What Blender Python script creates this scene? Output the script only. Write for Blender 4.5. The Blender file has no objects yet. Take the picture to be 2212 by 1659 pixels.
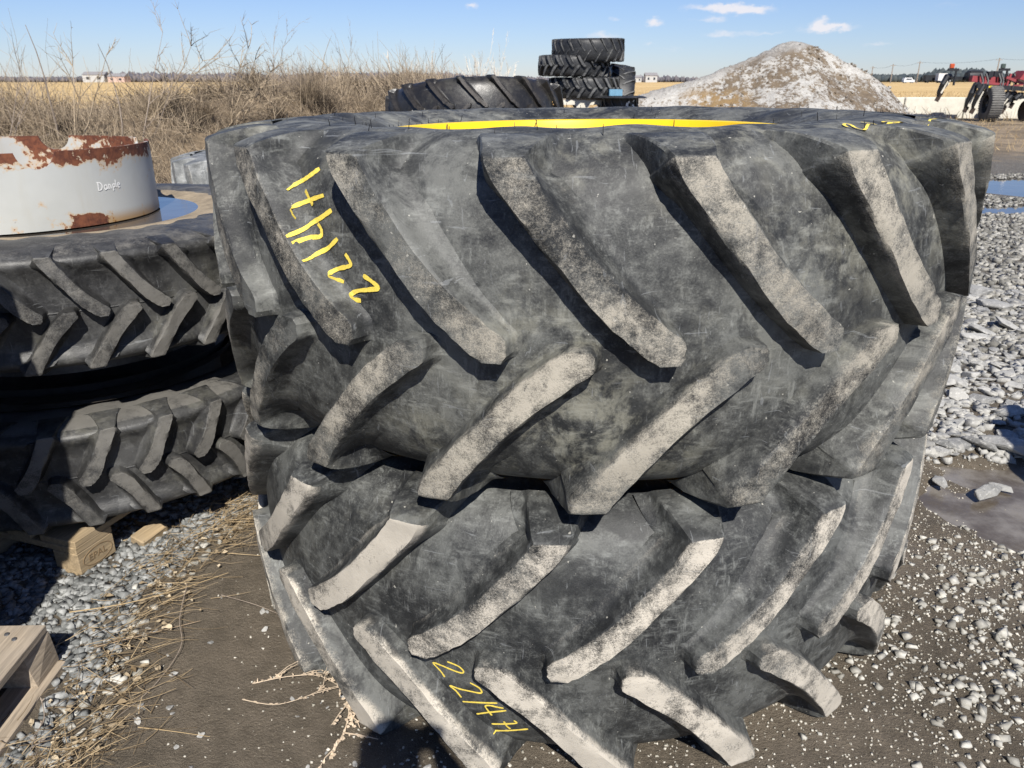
import bpy, bmesh, math, random
import numpy as np
from mathutils import Matrix, Vector
random.seed(7); rng = np.random.default_rng(11)
S = bpy.context.scene
COL = S.collection
R_ = math.radians

# ------------------------------------------------------------------ camera
cd = bpy.data.cameras.new('camera'); cam = bpy.data.objects.new('camera', cd); COL.objects.link(cam)
cam.location = (0, 0, 1.5); cam.rotation_euler = (R_(90 - 21.5), 0, 0)
cd.sensor_fit = 'HORIZONTAL'; cd.sensor_width = 36; cd.lens = 27.08
cd.clip_start = 0.05; cd.clip_end = 5000
cd.dof.use_dof = True; cd.dof.focus_distance = 1.75; cd.dof.aperture_fstop = 11
S.camera = cam
S.view_settings.view_transform = 'Standard'; S.view_settings.look = 'None'
S.view_settings.exposure = 0.52; S.view_settings.gamma = 1; S.view_settings.use_curve_mapping = False

# ------------------------------------------------------------------ node helper
class NB:
    def __init__(s, tree): s.t = tree; s.n = tree.nodes; s.l = tree.links
    def new(s, typ, **kw):
        n = s.n.new(typ)
        for k, v in kw.items(): setattr(n, k, v)
        return n
    def put(s, sock, v):
        if v is None: return
        if isinstance(v, bpy.types.NodeSocket): s.l.new(v, sock)
        elif isinstance(v, (tuple, list)) and len(v) == 3 and sock.type == 'RGBA': sock.default_value = (*v, 1)
        else: sock.default_value = v
    def noise(s, scale, detail=5, rough=.55, vec=None, dist=0.):
        n = s.new('ShaderNodeTexNoise'); s.put(n.inputs['Scale'], scale); s.put(n.inputs['Detail'], detail)
        s.put(n.inputs['Roughness'], rough); s.put(n.inputs['Distortion'], dist); s.put(n.inputs['Vector'], vec); return n.outputs[0]
    def voro(s, scale, vec=None, feature='F1', out='Distance'):
        n = s.new('ShaderNodeTexVoronoi', feature=feature); s.put(n.inputs['Scale'], scale); s.put(n.inputs['Vector'], vec); return n.outputs[out]
    def mapv(s, vec, scale=(1, 1, 1), rot=(0, 0, 0), loc=(0, 0, 0)):
        n = s.new('ShaderNodeMapping'); s.put(n.inputs['Vector'], vec); n.inputs['Scale'].default_value = scale
        n.inputs['Rotation'].default_value = rot; n.inputs['Location'].default_value = loc; return n.outputs[0]
    def m(s, op, a, b=None, c=None, clamp=False):
        n = s.new('ShaderNodeMath', operation=op); n.use_clamp = clamp
        s.put(n.inputs[0], a); s.put(n.inputs[1], b); s.put(n.inputs[2], c); return n.outputs[0]
    def ss(s, v, a, b, lo=0., hi=1.):
        n = s.new('ShaderNodeMapRange', interpolation_type='SMOOTHSTEP'); s.put(n.inputs[0], v)
        n.inputs[1].default_value = a; n.inputs[2].default_value = b; n.inputs[3].default_value = lo; n.inputs[4].default_value = hi; return n.outputs[0]
    def mix(s, f, a, b, mode='MIX'):
        n = s.new('ShaderNodeMix', data_type='RGBA', blend_type=mode); s.put(n.inputs[0], f); s.put(n.inputs[6], a); s.put(n.inputs[7], b); return n.outputs[2]
    def attr(s, name): return s.new('ShaderNodeAttribute', attribute_name=name).outputs['Fac']
    def pos(s): return s.new('ShaderNodeNewGeometry').outputs['Position']
    def objc(s): return s.new('ShaderNodeTexCoord').outputs['Object']
    def xyz(s, v): n = s.new('ShaderNodeSeparateXYZ'); s.put(n.inputs[0], v); return n.outputs
    def rnd(s): return s.new('ShaderNodeObjectInfo').outputs['Random']
    def island(s): return s.new('ShaderNodeNewGeometry').outputs['Random Per Island']
    def bump(s, h, st=.5, d=.01, nrm=None):
        n = s.new('ShaderNodeBump'); s.put(n.inputs['Strength'], st); s.put(n.inputs['Distance'], d); s.put(n.inputs['Height'], h); s.put(n.inputs['Normal'], nrm); return n.outputs[0]

def material(name, fn):
    m = bpy.data.materials.new(name); m.use_nodes = True; nb = NB(m.node_tree)
    p = m.node_tree.nodes['Principled BSDF']
    r = fn(nb)
    for k, v in r.items():
        nb.put(p.inputs[{'col': 'Base Color', 'rough': 'Roughness', 'nrm': 'Normal', 'metal': 'Metallic', 'spec': 'Specular IOR Level',
                         'emit': 'Emission Color', 'es': 'Emission Strength', 'coat': 'Coat Weight', 'alpha': 'Alpha'}[k]], v)
    return m

# ------------------------------------------------------------------ world and sun
SUN_EL, SUN_AZ = 45.0, 9.5          # sun behind the camera, a little to the right
w = bpy.data.worlds.new('World'); S.world = w; w.use_nodes = True
nb = NB(w.node_tree); bg = w.node_tree.nodes['Background']
sky = nb.new('ShaderNodeTexSky', sky_type='NISHITA'); sky.sun_disc = False
sky.sun_elevation = R_(SUN_EL); sky.sun_rotation = R_(180 - SUN_AZ)
sky.altitude = 200; sky.air_density = 1.0; sky.dust_density = 0.1; sky.ozone_density = 3.5
gen = nb.new('ShaderNodeTexCoord').outputs['Generated']
x_, y_, z_ = nb.xyz(gen)
az = nb.m('ARCTAN2', x_, y_); el = nb.m('ARCSINE', z_)
n_a = nb.m('SUBTRACT', nb.noise(26, 6, .6, gen), .5); n_b = nb.m('SUBTRACT', nb.noise(60, 5, .6, nb.mapv(gen, (1, 1, 2.2))), .5)
azd = nb.m('ADD', az, nb.m('MULTIPLY', n_a, .05)); eld = nb.m('ADD', el, nb.m('MULTIPLY', n_b, .016))
tot = None
def cl(xd, yd, wd, hd, st):
    global tot
    u = (xd - 1106) / 1664; v = (yd - 829.5) / 1664; c, s = math.cos(R_(21.5)), math.sin(R_(21.5))
    fw = c - v * s; a = math.atan2(u, fw); e = math.atan2(-(s + v * c), math.hypot(u, fw))
    sx = wd / 1664 / 1.15; sy = hd / 1664 / 1.15
    q1 = nb.m('POWER', nb.m('DIVIDE', nb.m('SUBTRACT', azd, a), sx), 2.0); q2 = nb.m('POWER', nb.m('DIVIDE', nb.m('SUBTRACT', eld, e), sy), 2.0)
    g = nb.m('MULTIPLY', nb.m('EXPONENT', nb.m('MULTIPLY', nb.m('ADD', q1, q2), -1.0)), st)
    tot = g if tot is None else nb.m('ADD', tot, g)
for c_ in [(1415, 48, 20, 11, 1.0), (1560, 16, 75, 9, .95), (1620, 22, 60, 9, .7), (1540, 44, 45, 8, .6), (1560, 74, 45, 9, .6), (1650, 72, 45, 6, .5), (1795, 60, 60, 8, 1.0), (1770, 50, 22, 12, .8),
           (1300, 78, 45, 9, .7), (1405, 92, 20, 6, .5), (1895, 95, 35, 6, .5), (1012, 12, 16, 8, .8), (1322, 43, 18, 6, .5), (1440, 106, 40, 6, .35), (2050, 10, 40, 8, .3)]:
    cl(*c_)
cm = nb.ss(nb.m('MULTIPLY', tot, nb.m('ADD', .75, nb.m('MULTIPLY', nb.noise(90, 6, .65, nb.mapv(gen, (1, 1, 2)), .5), .6))), .18, 1.05, 0, .85)
skyt = nb.mix(1.0, sky.outputs[0], nb.mix(nb.ss(el, 0., .10), (1.02, 1.12, 1.50), (1.08, 1.16, 1.53)), 'MULTIPLY')     # the blue cast of the camera's sky
skyc = nb.mix(cm, skyt, (12.8, 12.4, 12.8))
nb.put(bg.inputs['Color'], skyc); bg.inputs['Strength'].default_value = 0.05

sl = bpy.data.lights.new('sun', 'SUN'); so = bpy.data.objects.new('sun', sl); COL.objects.link(so)
sl.energy = 5.0; sl.angle = R_(0.53); sl.color = (1.0, 0.955, 0.88)
tosun = Vector((math.sin(R_(SUN_AZ)) * math.cos(R_(SUN_EL)), -math.cos(R_(SUN_AZ)) * math.cos(R_(SUN_EL)), math.sin(R_(SUN_EL))))
so.rotation_euler = tosun.to_track_quat('Z', 'Y').to_euler(); so.location = (2, -6, 9)

# ------------------------------------------------------------------ object helpers
def link(o, parent=None):
    COL.objects.link(o)
    if parent is not None: o.parent = parent
    return o
def tag(o, label=None, cat=None, group=None, kind=None):
    if label: o['label'] = label
    if cat: o['category'] = cat
    if group: o['group'] = group
    if kind: o['kind'] = kind
    return o
def thing(name, label, cat, loc=(0, 0, 0), rotz=0, group=None, mat=None):
    o = bpy.data.objects.new(name, None); o.empty_display_size = .2
    if mat is not None: o.matrix_world = mat
    else: o.location = loc; o.rotation_euler = (0, 0, rotz)
    link(o); return tag(o, label, cat, group)
def make_mesh(name, V, F, mats=None, smooth=False, sharp=None, mi=None):
    me = bpy.data.meshes.new(name); V = np.asarray(V, np.float32)
    if isinstance(F, np.ndarray) and F.ndim == 2:
        k = F.shape[1]; me.vertices.add(len(V)); me.vertices.foreach_set('co', V.ravel())
        me.loops.add(F.size); me.loops.foreach_set('vertex_index', F.astype(np.int32).ravel())
        me.polygons.add(len(F)); me.polygons.foreach_set('loop_start', np.arange(0, F.size, k, dtype=np.int32)); me.polygons.foreach_set('loop_total', np.full(len(F), k, np.int32))
        me.update(calc_edges=True)
    else: me.from_pydata([tuple(map(float, v)) for v in V], [], [tuple(int(i) for i in f) for f in F]); me.update()
    if mats is not None:
        for m in (mats if isinstance(mats, (list, tuple)) else [mats]): me.materials.append(m)
    if mi is not None: me.polygons.foreach_set('material_index', np.asarray(mi, np.int32))
    if smooth: me.polygons.foreach_set('use_smooth', np.ones(len(me.polygons), bool))
    if sharp: me.set_sharp_from_angle(angle=R_(sharp))
    return me
def obj(name, me, parent=None): return link(bpy.data.objects.new(name, me), parent)
def sattr(me, name, vals): me.attributes.new(name, 'FLOAT', 'POINT').data.foreach_set('value', np.asarray(vals, np.float32))
class MB:
    def __init__(s): s.V = []; s.F = []
    def add(s, V, F):
        b = len(s.V); s.V += [tuple(v) for v in V]; s.F += [tuple(i + b for i in f) for f in F]; return s
    def box(s, c, d, rot=None, bev=0):
        x, y, z = d[0] / 2, d[1] / 2, d[2] / 2
        if bev:
            bm = bmesh.new(); bmesh.ops.create_cube(bm, size=1); bmesh.ops.scale(bm, vec=d, verts=bm.verts)
            bmesh.ops.bevel(bm, geom=bm.edges[:], offset=bev, segments=1, affect='EDGES')
            V = [Vector(v.co) for v in bm.verts]; F = [[v.index for v in f.verts] for f in bm.faces]; bm.free()
        else:
            V = [Vector((i, j, k)) for k in (-z, z) for j in (-y, y) for i in (-x, x)]
            F = [(0, 2, 3, 1), (4, 5, 7, 6), (0, 1, 5, 4), (2, 6, 7, 3), (0, 4, 6, 2), (1, 3, 7, 5)]
        if rot is not None: V = [rot @ v for v in V]
        return s.add([v + Vector(c) for v in V], F)
    def bar(s, a, b, w_, h_):
        a, b = Vector(a), Vector(b); d = b - a
        q = d.to_track_quat('Y', 'Z').to_matrix(); return s.box((a + b) / 2, (w_, d.length, h_), q)
    def tube(s, pts, rad, n=6, cap=True):
        pts = [Vector(p) for p in pts]; V = []; F = []
        for i, p in enumerate(pts):
            d = (pts[min(i + 1, len(pts) - 1)] - pts[max(i - 1, 0)]).normalized()
            u = d.orthogonal().normalized() if i == 0 else (u - d * u.dot(d)).normalized()
            v_ = d.cross(u); r = rad[i] if isinstance(rad, (list, tuple)) else rad
            for k in range(n):
                a = 2 * math.pi * k / n; V.append(p + (u * math.cos(a) + v_ * math.sin(a)) * r)
        for i in range(len(pts) - 1):
            for k in range(n):
                k2 = (k + 1) % n; F.append((i * n + k, i * n + k2, (i + 1) * n + k2, (i + 1) * n + k))
        if cap: F.append(tuple(range(n - 1, -1, -1))); F.append(tuple((len(pts) - 1) * n + k for k in range(n)))
        return s.add(V, F)
    def lathe(s, prof, n=48, axis='Z', c=(0, 0, 0), closed=False):
        V = []; F = []; m_ = len(prof)
        for k in range(n):
            a = 2 * math.pi * k / n; ca, sa = math.cos(a), math.sin(a)
            for r, z in prof:
                p = {'Z': (r * ca, r * sa, z), 'Y': (r * ca, z, r * sa), 'X': (z, r * ca, r * sa)}[axis]
                V.append((p[0] + c[0], p[1] + c[1], p[2] + c[2]))
        for k in range(n):
            k2 = (k + 1) % n
            for j in range(m_ if closed else m_ - 1):
                j2 = (j + 1) % m_; F.append((k * m_ + j, k2 * m_ + j, k2 * m_ + j2, k * m_ + j2))
        return s.add(V, F)
    def build(s, name, mat, parent=None, smooth=False, sharp=None): return obj(name, make_mesh(name, s.V, s.F, mat, smooth, sharp), parent)

# numpy value noise
_perm = rng.random((64, 64, 8)).astype(np.float64)
def vnoise(x, y, k=0):
    xi = np.floor(x).astype(int); yi = np.floor(y).astype(int); fx = x - xi; fy = y - yi
    fx = fx * fx * (3 - 2 * fx); fy = fy * fy * (3 - 2 * fy); P = _perm[:, :, k % 8]
    a = P[xi % 64, yi % 64]; b = P[(xi + 1) % 64, yi % 64]; c = P[xi % 64, (yi + 1) % 64]; d = P[(xi + 1) % 64, (yi + 1) % 64]
    return (a * (1 - fx) + b * fx) * (1 - fy) + (c * (1 - fx) + d * fx) * fy - .5
def fbm(x, y, f=1., o=4, g=.5):
    x = np.asarray(x, float); y = np.asarray(y, float); r = 0; a = 1.
    for k in range(o): r = r + a * vnoise(x * f + 17.3 * k, y * f - 9.1 * k, k); f *= 2.03; a *= g
    return r
def sstep(v, a, b): t = np.clip((v - a) / (b - a), 0, 1); return t * t * (3 - 2 * t)

# ------------------------------------------------------------------ materials
def rubber(name, black=(.0125, .0135, .0145), film=(.115, .117, .108), dust=(.40, .365, .30), filmamt=1., dustamt=1., rough=.62, beige=.6, facedust=1., bias=-.045):
    def fn(n):
        p = n.pos(); n1 = n.noise(4.3, 7, .62, p, .3); n2 = n.noise(38, 6, .7, p); n3 = n.noise(260, 3, .6, p)
        n4 = n.noise(2.3, 5, .6, n.mapv(p, loc=(3, 7, 1))); n5 = n.noise(13, 7, .72, n.mapv(p, loc=(9, 2, 5)), .4)
        mixv = n.m('ADD', n.m('MULTIPLY', n1, .6), n.m('ADD', n.m('MULTIPLY', n2, .28), n.m('MULTIPLY', n3, .12)))
        c = n.mix(n.m('MULTIPLY', n.m('ADD', n.ss(mixv, .385, .60), n.m('MULTIPLY', n.ss(n.m('ADD', n.m('MULTIPLY', n2, .5), n.m('MULTIPLY', n3, .5)), .52, .62), .22)), filmamt, clamp=True), black, film)
        fib = n.m('MAXIMUM', n.ss(n.noise(1., 5, .7, n.mapv(p, (14, 14, 70), (.5, .2, .1))), .50, .66), n.ss(n.noise(1., 5, .7, n.mapv(p, (80, 80, 16), (.2, .9, .4))), .52, .68))
        c = n.mix(n.m('MULTIPLY', n.m('MULTIPLY', fib, n.ss(n5, .44, .58)), .5 * filmamt), c, tuple(min(1., v * 2.1) for v in film))
        c = n.mix(n.m('MULTIPLY', n.ss(n.noise(7, 7, .74, n.mapv(p, loc=(1, 8, 3)), .6), .47, .60), .72), c, black)
        bm_ = n.m('MULTIPLY', n.m('MULTIPLY', n.ss(n4, .46, .66), n.ss(n5, .44, .62)), beige)
        c = n.mix(bm_, c, (.27, .262, .21))
        sc1 = n.ss(n.noise(22, 4, .6, n.mapv(p, (.35, .35, 3.2), (.3, .5, .2)), 1.2), .665, .70, 0, .35)
        sc2 = n.ss(n.noise(30, 3, .55, n.mapv(p, (3., .3, .5), (.9, .2, .7)), 1.5), .67, .70, 0, .3)
        c = n.mix(n.m('MULTIPLY', n.m('ADD', sc1, sc2, clamp=True), filmamt), c, (.25, .26, .265))
        a = n.attr('dust')
        dn = n.m('ADD', n.m('MULTIPLY', n5, .45), n.m('ADD', n.m('MULTIPLY', n2, .33), n.m('MULTIPLY', n3, .22))); dn = n.m('ADD', n.m('ADD', dn, bias), n.m('MULTIPLY', n.m('SUBTRACT', a, 1.), .13))
        big = n.ss(n4, .3, .7, -.10, .095)
        n6 = n.noise(520, 2, .6, p); dn = n.m('ADD', dn, n.m('MULTIPLY', n.m('SUBTRACT', n6, .5), .16)); dm = n.m('ADD', n.m('MULTIPLY', n.ss(n.m('ADD', dn, big), .415, .57), .72), n.ss(n.m('ADD', dn, big), .33, .46, 0, .28))
        dm = n.m('MULTIPLY', n.m('MULTIPLY', dm, n.ss(a, .12, .4)), facedust, clamp=True)
        dc = n.mix(n.ss(n1, .3, .7), dust, tuple(v * .72 for v in dust))
        c = n.mix(dm, c, dc)
        spk = n.ss(n.noise(85, 2, .5, p), .735, .77, 0, .55)
        c = n.mix(n.m('MULTIPLY', spk, dustamt), c, (.5, .48, .42))
        rg = n.m('ADD', rough, n.m('MULTIPLY', n.m('SUBTRACT', n2, .5), .35)); rg = n.m('ADD', rg, n.m('MULTIPLY', dm, .25), clamp=True)
        h = n.m('ADD', n.m('MULTIPLY', n2, .7), n.m('ADD', n.m('MULTIPLY', n3, .22), n.m('MULTIPLY', dm, .25)))
        return dict(col=c, rough=rg, spec=.45, nrm=n.bump(h, .35, .006))
    return material(name, fn)
M_main = rubber('weathered_rubber')
M_low = rubber('dusty_rubber', film=(.104, .107, .101), dust=(.52, .475, .40), beige=.2, bias=.045, facedust=1.15)
M_left = rubber('dark_rubber', black=(.016, .016, .0165), film=(.060, .060, .059), dust=(.165, .157, .142), filmamt=.9, beige=.2, rough=.5, dustamt=.25, facedust=.8, bias=.03)
M_far = rubber('far_rubber', black=(.011, .0115, .0125), film=(.03, .031, .033), dust=(.17, .17, .165), filmamt=.7, beige=.1, rough=.5, dustamt=.1)
M_smooth = rubber('worn_rubber', black=(.012, .0115, .0115), film=(.035, .031, .027), dust=(.06, .052, .045), filmamt=.6, beige=.1, rough=.38, dustamt=.05)
M_pale = rubber('chalky_rubber', black=(.08, .085, .085), film=(.22, .225, .22), dust=(.45, .42, .36), beige=.5)
def flat(name, col, rough=.6, metal=0., bump=0., bs=60, var=.25, spec=.5):
    def fn(n):
        p = n.objc(); a = n.noise(bs * .15, 5, .6, p); b = n.noise(bs, 4, .6, p)
        c = n.mix(n.ss(n.m('ADD', n.m('MULTIPLY', a, .6), n.m('MULTIPLY', b, .4)), .3, .7), tuple(v * (1 - var) for v in col), tuple(min(1, v * (1 + var)) for v in col))
        return dict(col=c, rough=rough, metal=metal, spec=spec, nrm=n.bump(b, bump, .003) if bump else None)
    return material(name, fn)
M_yel = flat('yellow_rim_paint', (.83, .56, .012), .38, 0, .05, 40, .05)
def paintfn(n):
    p = n.pos(); a = n.noise(320, 3, .6, p)
    return dict(col=n.mix(n.ss(a, .42, .62), (.80, .62, .10), (.66, .50, .07)), rough=.75, nrm=n.bump(a, .3, .002), alpha=n.ss(n.m('ADD', n.m('MULTIPLY', n.noise(210, 4, .7, n.mapv(p, loc=(4, 4, 1))), .7), n.m('MULTIPLY', n.noise(35, 3, .6, p), .3)), .29, .34))
M_mark = material('yellow_marker_paint', paintfn)
M_wmark = flat('white_marker_paint', (.75, .75, .73), .7, var=.1)
M_omark = flat('orange_marker_paint', (.55, .34, .13), .7, var=.15)
M_hair = flat('rubber_hair', (.012, .012, .013), .6)
def drumfn(inside):
    def fn(n):
        p = n.objc(); X, Y, Z = n.xyz(p)
        a = n.noise(8.5, 7, .62, p, .4); b = n.noise(42, 6, .7, p); ang = n.m('ARCTAN2', X, n.m('MULTIPLY', Y, -1.))
        r = n.m('ADD', n.m('MULTIPLY', a, .66), n.m('MULTIPLY', b, .34))
        top = n.ss(Z, .16, .246, 0, .19 if not inside else .05)
        base = n.ss(Z, .07, .0, 0, .055); patch = n.m('MULTIPLY', n.ss(n.m('ABSOLUTE', n.m('SUBTRACT', ang, .98)), .17, .05), n.ss(Z, .06, .01, 0, .31))
        v = n.m('ADD', r, n.m('ADD', top, n.m('ADD', base, patch)))
        if inside: v = n.m('ADD', v, .105)
        mask = n.ss(v, .615, .63); halo = n.ss(v, .56, .63)
        speck = n.ss(n.noise(30, 5, .7, n.mapv(p, (1, 1, .45))), .71, .73)
        rust = n.mix(n.ss(b, .35, .65), (.075, .022, .012), (.165, .055, .025))
        c0 = n.mix(n.ss(n.noise(3, 4, .6, p), .3, .7), (.36, .37, .355), (.44, .45, .435))
        c0 = n.mix(n.ss(n.noise(14, 4, .6, n.mapv(p, (1, 1, .12))), .5, .75, 0, .35), c0, (.37, .35, .29))
        c = n.mix(n.m('MULTIPLY', halo, .75), c0, (.46, .29, .13))
        och = n.m('MULTIPLY', n.ss(Z, .045, .0), n.ss(ang, .9, 1.2))
        c = n.mix(n.m('MULTIPLY', och, .8), c, (.33, .17, .03))
        c = n.mix(n.m('MAXIMUM', mask, speck), c, rust)
        mm = n.m('MAXIMUM', mask, speck)
        return dict(col=c, rough=n.m('ADD', .42, n.m('MULTIPLY', mm, .45)), nrm=n.bump(n.m('ADD', n.m('MULTIPLY', mask, -.5), n.m('MULTIPLY', n.m('MULTIPLY', b, mm), .8)), .5, .004))
    return fn
M_drum = material('chipped_grey_paint', drumfn(False)); M_drumin = material('rusty_inner_paint', drumfn(True))
M_rust = flat('rust', (.16, .06, .028), .85, 0, .4, 90, .4)
M_steel = flat('dull_steel', (.14, .14, .145), .5, .6, .15)
def woodfn(tint, grey):
    def fn(n):
        p = n.objc(); g = n.noise(9, 5, .6, n.mapv(p, (9, .6, 9)), .6); k = n.noise(90, 4, .6, n.mapv(p, (2.5, .15, 2.5)))
        c = n.mix(n.ss(g, .3, .7), tint, tuple(v * .62 for v in tint)); c = n.mix(n.ss(k, .5, .7, 0, .5), c, tuple(v * .5 for v in grey))
        c = n.mix(n.ss(n.noise(3, 4, .6, p), .4, .7, 0, .5), c, grey)
        return dict(col=c, rough=.85, spec=.25, nrm=n.bump(n.m('ADD', g, n.m('MULTIPLY', k, .6)), .5, .004))
    return fn
M_wood = material('weathered_wood', woodfn((.42, .345, .26), (.30, .265, .225)))
M_woody = material('pale_yellow_wood', woodfn((.40, .30, .18), (.33, .27, .19)))
M_stamp = flat('burnt_stamp', (.20, .135, .07), .9)
def stonefn(lo, hi, wet=0., speck=.3):
    def fn(n):
        p = n.pos(); r = n.island(); a = n.noise(60, 5, .65, p)
        c = n.mix(r, lo, hi); c = n.mix(n.ss(a, .35, .7, 0, .45), c, tuple(v * .55 for v in lo))
        c = n.mix(n.ss(n.noise(170, 3, .6, p), .62, .68, 0, speck), c, (.62, .62, .60))
        return dict(col=c, rough=.85 - wet, nrm=n.bump(a, .5, .004))
    return fn
M_gravel = material('grey_crushed_stone', stonefn((.085, .09, .088), (.36, .365, .355)))
M_white = material('pale_pebbles', stonefn((.22, .21, .18), (.58, .56, .50), 0, .1))
M_midg = material('mixed_gravel', stonefn((.11, .105, .09), (.40, .385, .345)))
def rockfn(n):
    p = n.pos(); r = n.rnd(); a = n.noise(11, 7, .68, p); b = n.noise(70, 5, .65, p)
    c = n.mix(r, (.20, .20, .195), (.40, .39, .36)); c = n.mix(n.ss(a, .42, .7, 0, .6), c, (.10, .10, .10)); c = n.mix(n.ss(b, .52, .68, 0, .5), c, (.58, .57, .53))
    return dict(col=c, rough=.85, nrm=n.bump(n.m('ADD', n.m('MULTIPLY', a, .7), n.m('MULTIPLY', b, .4)), .7, .012))
M_rock = material('broken_limestone', rockfn)
def groundfn(n):
    p = n.pos(); X, Y, Z = n.xyz(p)
    a = n.noise(2.1, 7, .62, p); b = n.noise(17, 7, .68, p); f = n.noise(120, 5, .7, p); g = n.noise(420, 3, .6, p)
    mud = n.mix(n.ss(n.m('ADD', n.m('MULTIPLY', a, .5), n.m('MULTIPLY', b, .5)), .35, .65), (.085, .069, .049), (.168, .138, .102))
    mud = n.mix(n.ss(f, .5, .72, 0, .5), mud, (.175, .145, .105)); mud = n.mix(n.ss(g, .63, .69, 0, .8), mud, (.50, .44, .34))
    vor = n.voro(38, p); vor2 = n.voro(22, n.mapv(p, loc=(5, 1, 0)))
    grv = n.mix(n.ss(vor, .1, .55), (.22, .205, .18), (.09, .08, .068)); grv = n.mix(n.ss(b, .35, .65, 0, .6), grv, (.16, .145, .12)); grv = n.mix(n.ss(vor2, .25, .12, 0, .6), grv, (.45, .44, .41))
    nz = n.m('MULTIPLY', n.m('SUBTRACT', a, .5), 1.6)
    gm = n.m('MULTIPLY', n.ss(n.m('ADD', Y, nz), 3.0, 4.4), n.ss(n.m('ADD', X, nz), .6, 1.6))
    c = n.mix(gm, mud, grv)
    dirt = n.mix(n.ss(n.noise(.8, 7, .65, p), .4, .6), (.15, .115, .075), (.33, .25, .16)); dirt = n.mix(n.ss(n.noise(6, 6, .7, p), .45, .65, 0, .7), dirt, (.10, .085, .065))
    c = n.mix(n.ss(n.m('ADD', Y, n.m('MULTIPLY', nz, 5.)), 15, 19), c, dirt)
    weed = n.mix(n.ss(n.noise(9, 7, .7, n.mapv(p, (1, 1, .5))), .35, .65), (.075, .055, .036), (.23, .17, .105))
    c = n.mix(n.m('MULTIPLY', n.ss(n.m('ADD', X, n.m('MULTIPLY', Y, -.02)), .4, -.6), n.ss(Z, .07, .22)), c, weed)
    wetm = n.m('MULTIPLY', n.ss(a, .45, .65), n.ss(Y, 9, 3))
    rg = n.m('SUBTRACT', .88, n.m('MULTIPLY', wetm, .36))
    h = n.m('ADD', n.m('MULTIPLY', b, .5), n.m('ADD', n.m('MULTIPLY', f, .5), n.m('MULTIPLY', g, .25))); h = n.m('ADD', h, n.m('MULTIPLY', n.m('MULTIPLY', vor, gm), -.8))
    return dict(col=c, rough=rg, spec=.4, nrm=n.bump(h, 1., .02))
M_ground = material('muddy_gravel_ground', groundfn)
def fieldfn(n):
    p = n.pos(); a = n.noise(.08, 6, .6, p); b = n.noise(1.4, 6, .7, p); rows = n.noise(.9, 5, .7, n.mapv(p, (.05, 1.2, 1)))
    c = n.mix(n.ss(a, .35, .65), (.46, .315, .14), (.60, .43, .20)); c = n.mix(n.ss(b, .45, .7, 0, .7), c, (.27, .185, .10)); c = n.mix(n.ss(rows, .45, .65, 0, .5), c, (.62, .47, .26))
    return dict(col=c, rough=.95, spec=.1)
M_field = material('corn_stubble', fieldfn)
def waterfn(n):
    p = n.pos(); a = n.noise(7, 4, .5, p)
    return dict(col=n.mix(n.ss(n.noise(2.5, 4, .6, p), .35, .65), (.045, .04, .034), (.07, .062, .055)), rough=.05, spec=.5, nrm=n.bump(a, .06, .02))
M_water = material('muddy_water', waterfn)
def puddlefn(n):
    p = n.pos(); a = n.noise(3, 6, .6, p); f = n.noise(60, 5, .7, p)
    c = n.mix(n.ss(n.noise(4.5, 6, .65, p), .36, .62), (.085, .07, .054), (.19, .172, .15))
    return dict(col=c, rough=n.ss(n.noise(5, 5, .6, p), .42, .62, .09, .42), spec=.5, nrm=n.bump(f, .22, .004))
M_silt = material('wet_silt_film', puddlefn)
def strawfn(lo, hi):
    def fn(n):
        r = n.island(); c = n.mix(r, lo, hi); return dict(col=c, rough=.9, spec=.15)
    return fn
M_weed = material('dry_weed_stems', strawfn((.13, .10, .07), (.47, .375, .26)))
M_weedd = material('dark_weed_stems', strawfn((.028, .022, .017), (.11, .083, .06)))
M_straw = material('straw_litter', strawfn((.24, .165, .085), (.55, .42, .24)))
M_litter = material('mixed_litter', strawfn((.10, .07, .04), (.46, .35, .21)))
M_twig = flat('bare_twig', (.30, .22, .14), .9, var=.3)
M_twigd = flat('grey_stem', (.27, .22, .175), .9, var=.3)
M_paletwig = flat('bleached_stem', (.58, .53, .45), .9, var=.2)
def pilefn(n):
    p = n.pos(); X, Y, Z = n.xyz(p)
    a = n.noise(.55, 6, .62, p, .5); b = n.noise(2.6, 7, .7, n.mapv(p, (1, 1, .6))); f = n.noise(9, 6, .72, p)
    v = n.m('ADD', n.m('MULTIPLY', a, .45), n.m('ADD', n.m('MULTIPLY', b, .35), n.m('MULTIPLY', f, .25)))
    v = n.m('ADD', v, n.ss(Z, 1.2, 2.9, -.01, .035))
    snow = n.mix(n.ss(f, .3, .7), (.33, .315, .285), (.54, .525, .485)); dirt = n.mix(n.ss(b, .35, .65), (.085, .062, .042), (.165, .125, .082))
    c = n.mix(n.ss(n.m('ADD', v, n.m('MULTIPLY', n.m('SUBTRACT', f, .5), .25)), .475, .55), snow, dirt)
    tan = n.m('MULTIPLY', n.ss(n.m('ABSOLUTE', n.m('SUBTRACT', X, 7.7)), 1.5, .6), n.ss(Z, 1.35, .9)); c = n.mix(n.m('MULTIPLY', tan, n.ss(b, .4, .55)), c, (.235, .155, .07))
    gr = n.mix(n.ss(f, .35, .65), (.18, .172, .16), (.36, .345, .32))
    lm = n.ss(n.m('ADD', n.m('SUBTRACT', X, n.m('MULTIPLY', Z, 3.2)), n.m('MULTIPLY', n.m('SUBTRACT', a, .5), 3.)), 2.9, 1.6)
    c = n.mix(lm, c, gr)
    return dict(col=c, rough=.9, nrm=n.bump(n.m('ADD', b, n.m('MULTIPLY', f, .6)), .7, .12))
M_pile = material('dirty_snow_pile', pilefn)
M_conc = flat('pale_concrete', (.58, .55, .47), .9, 0, .2, 25, .12)
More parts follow.
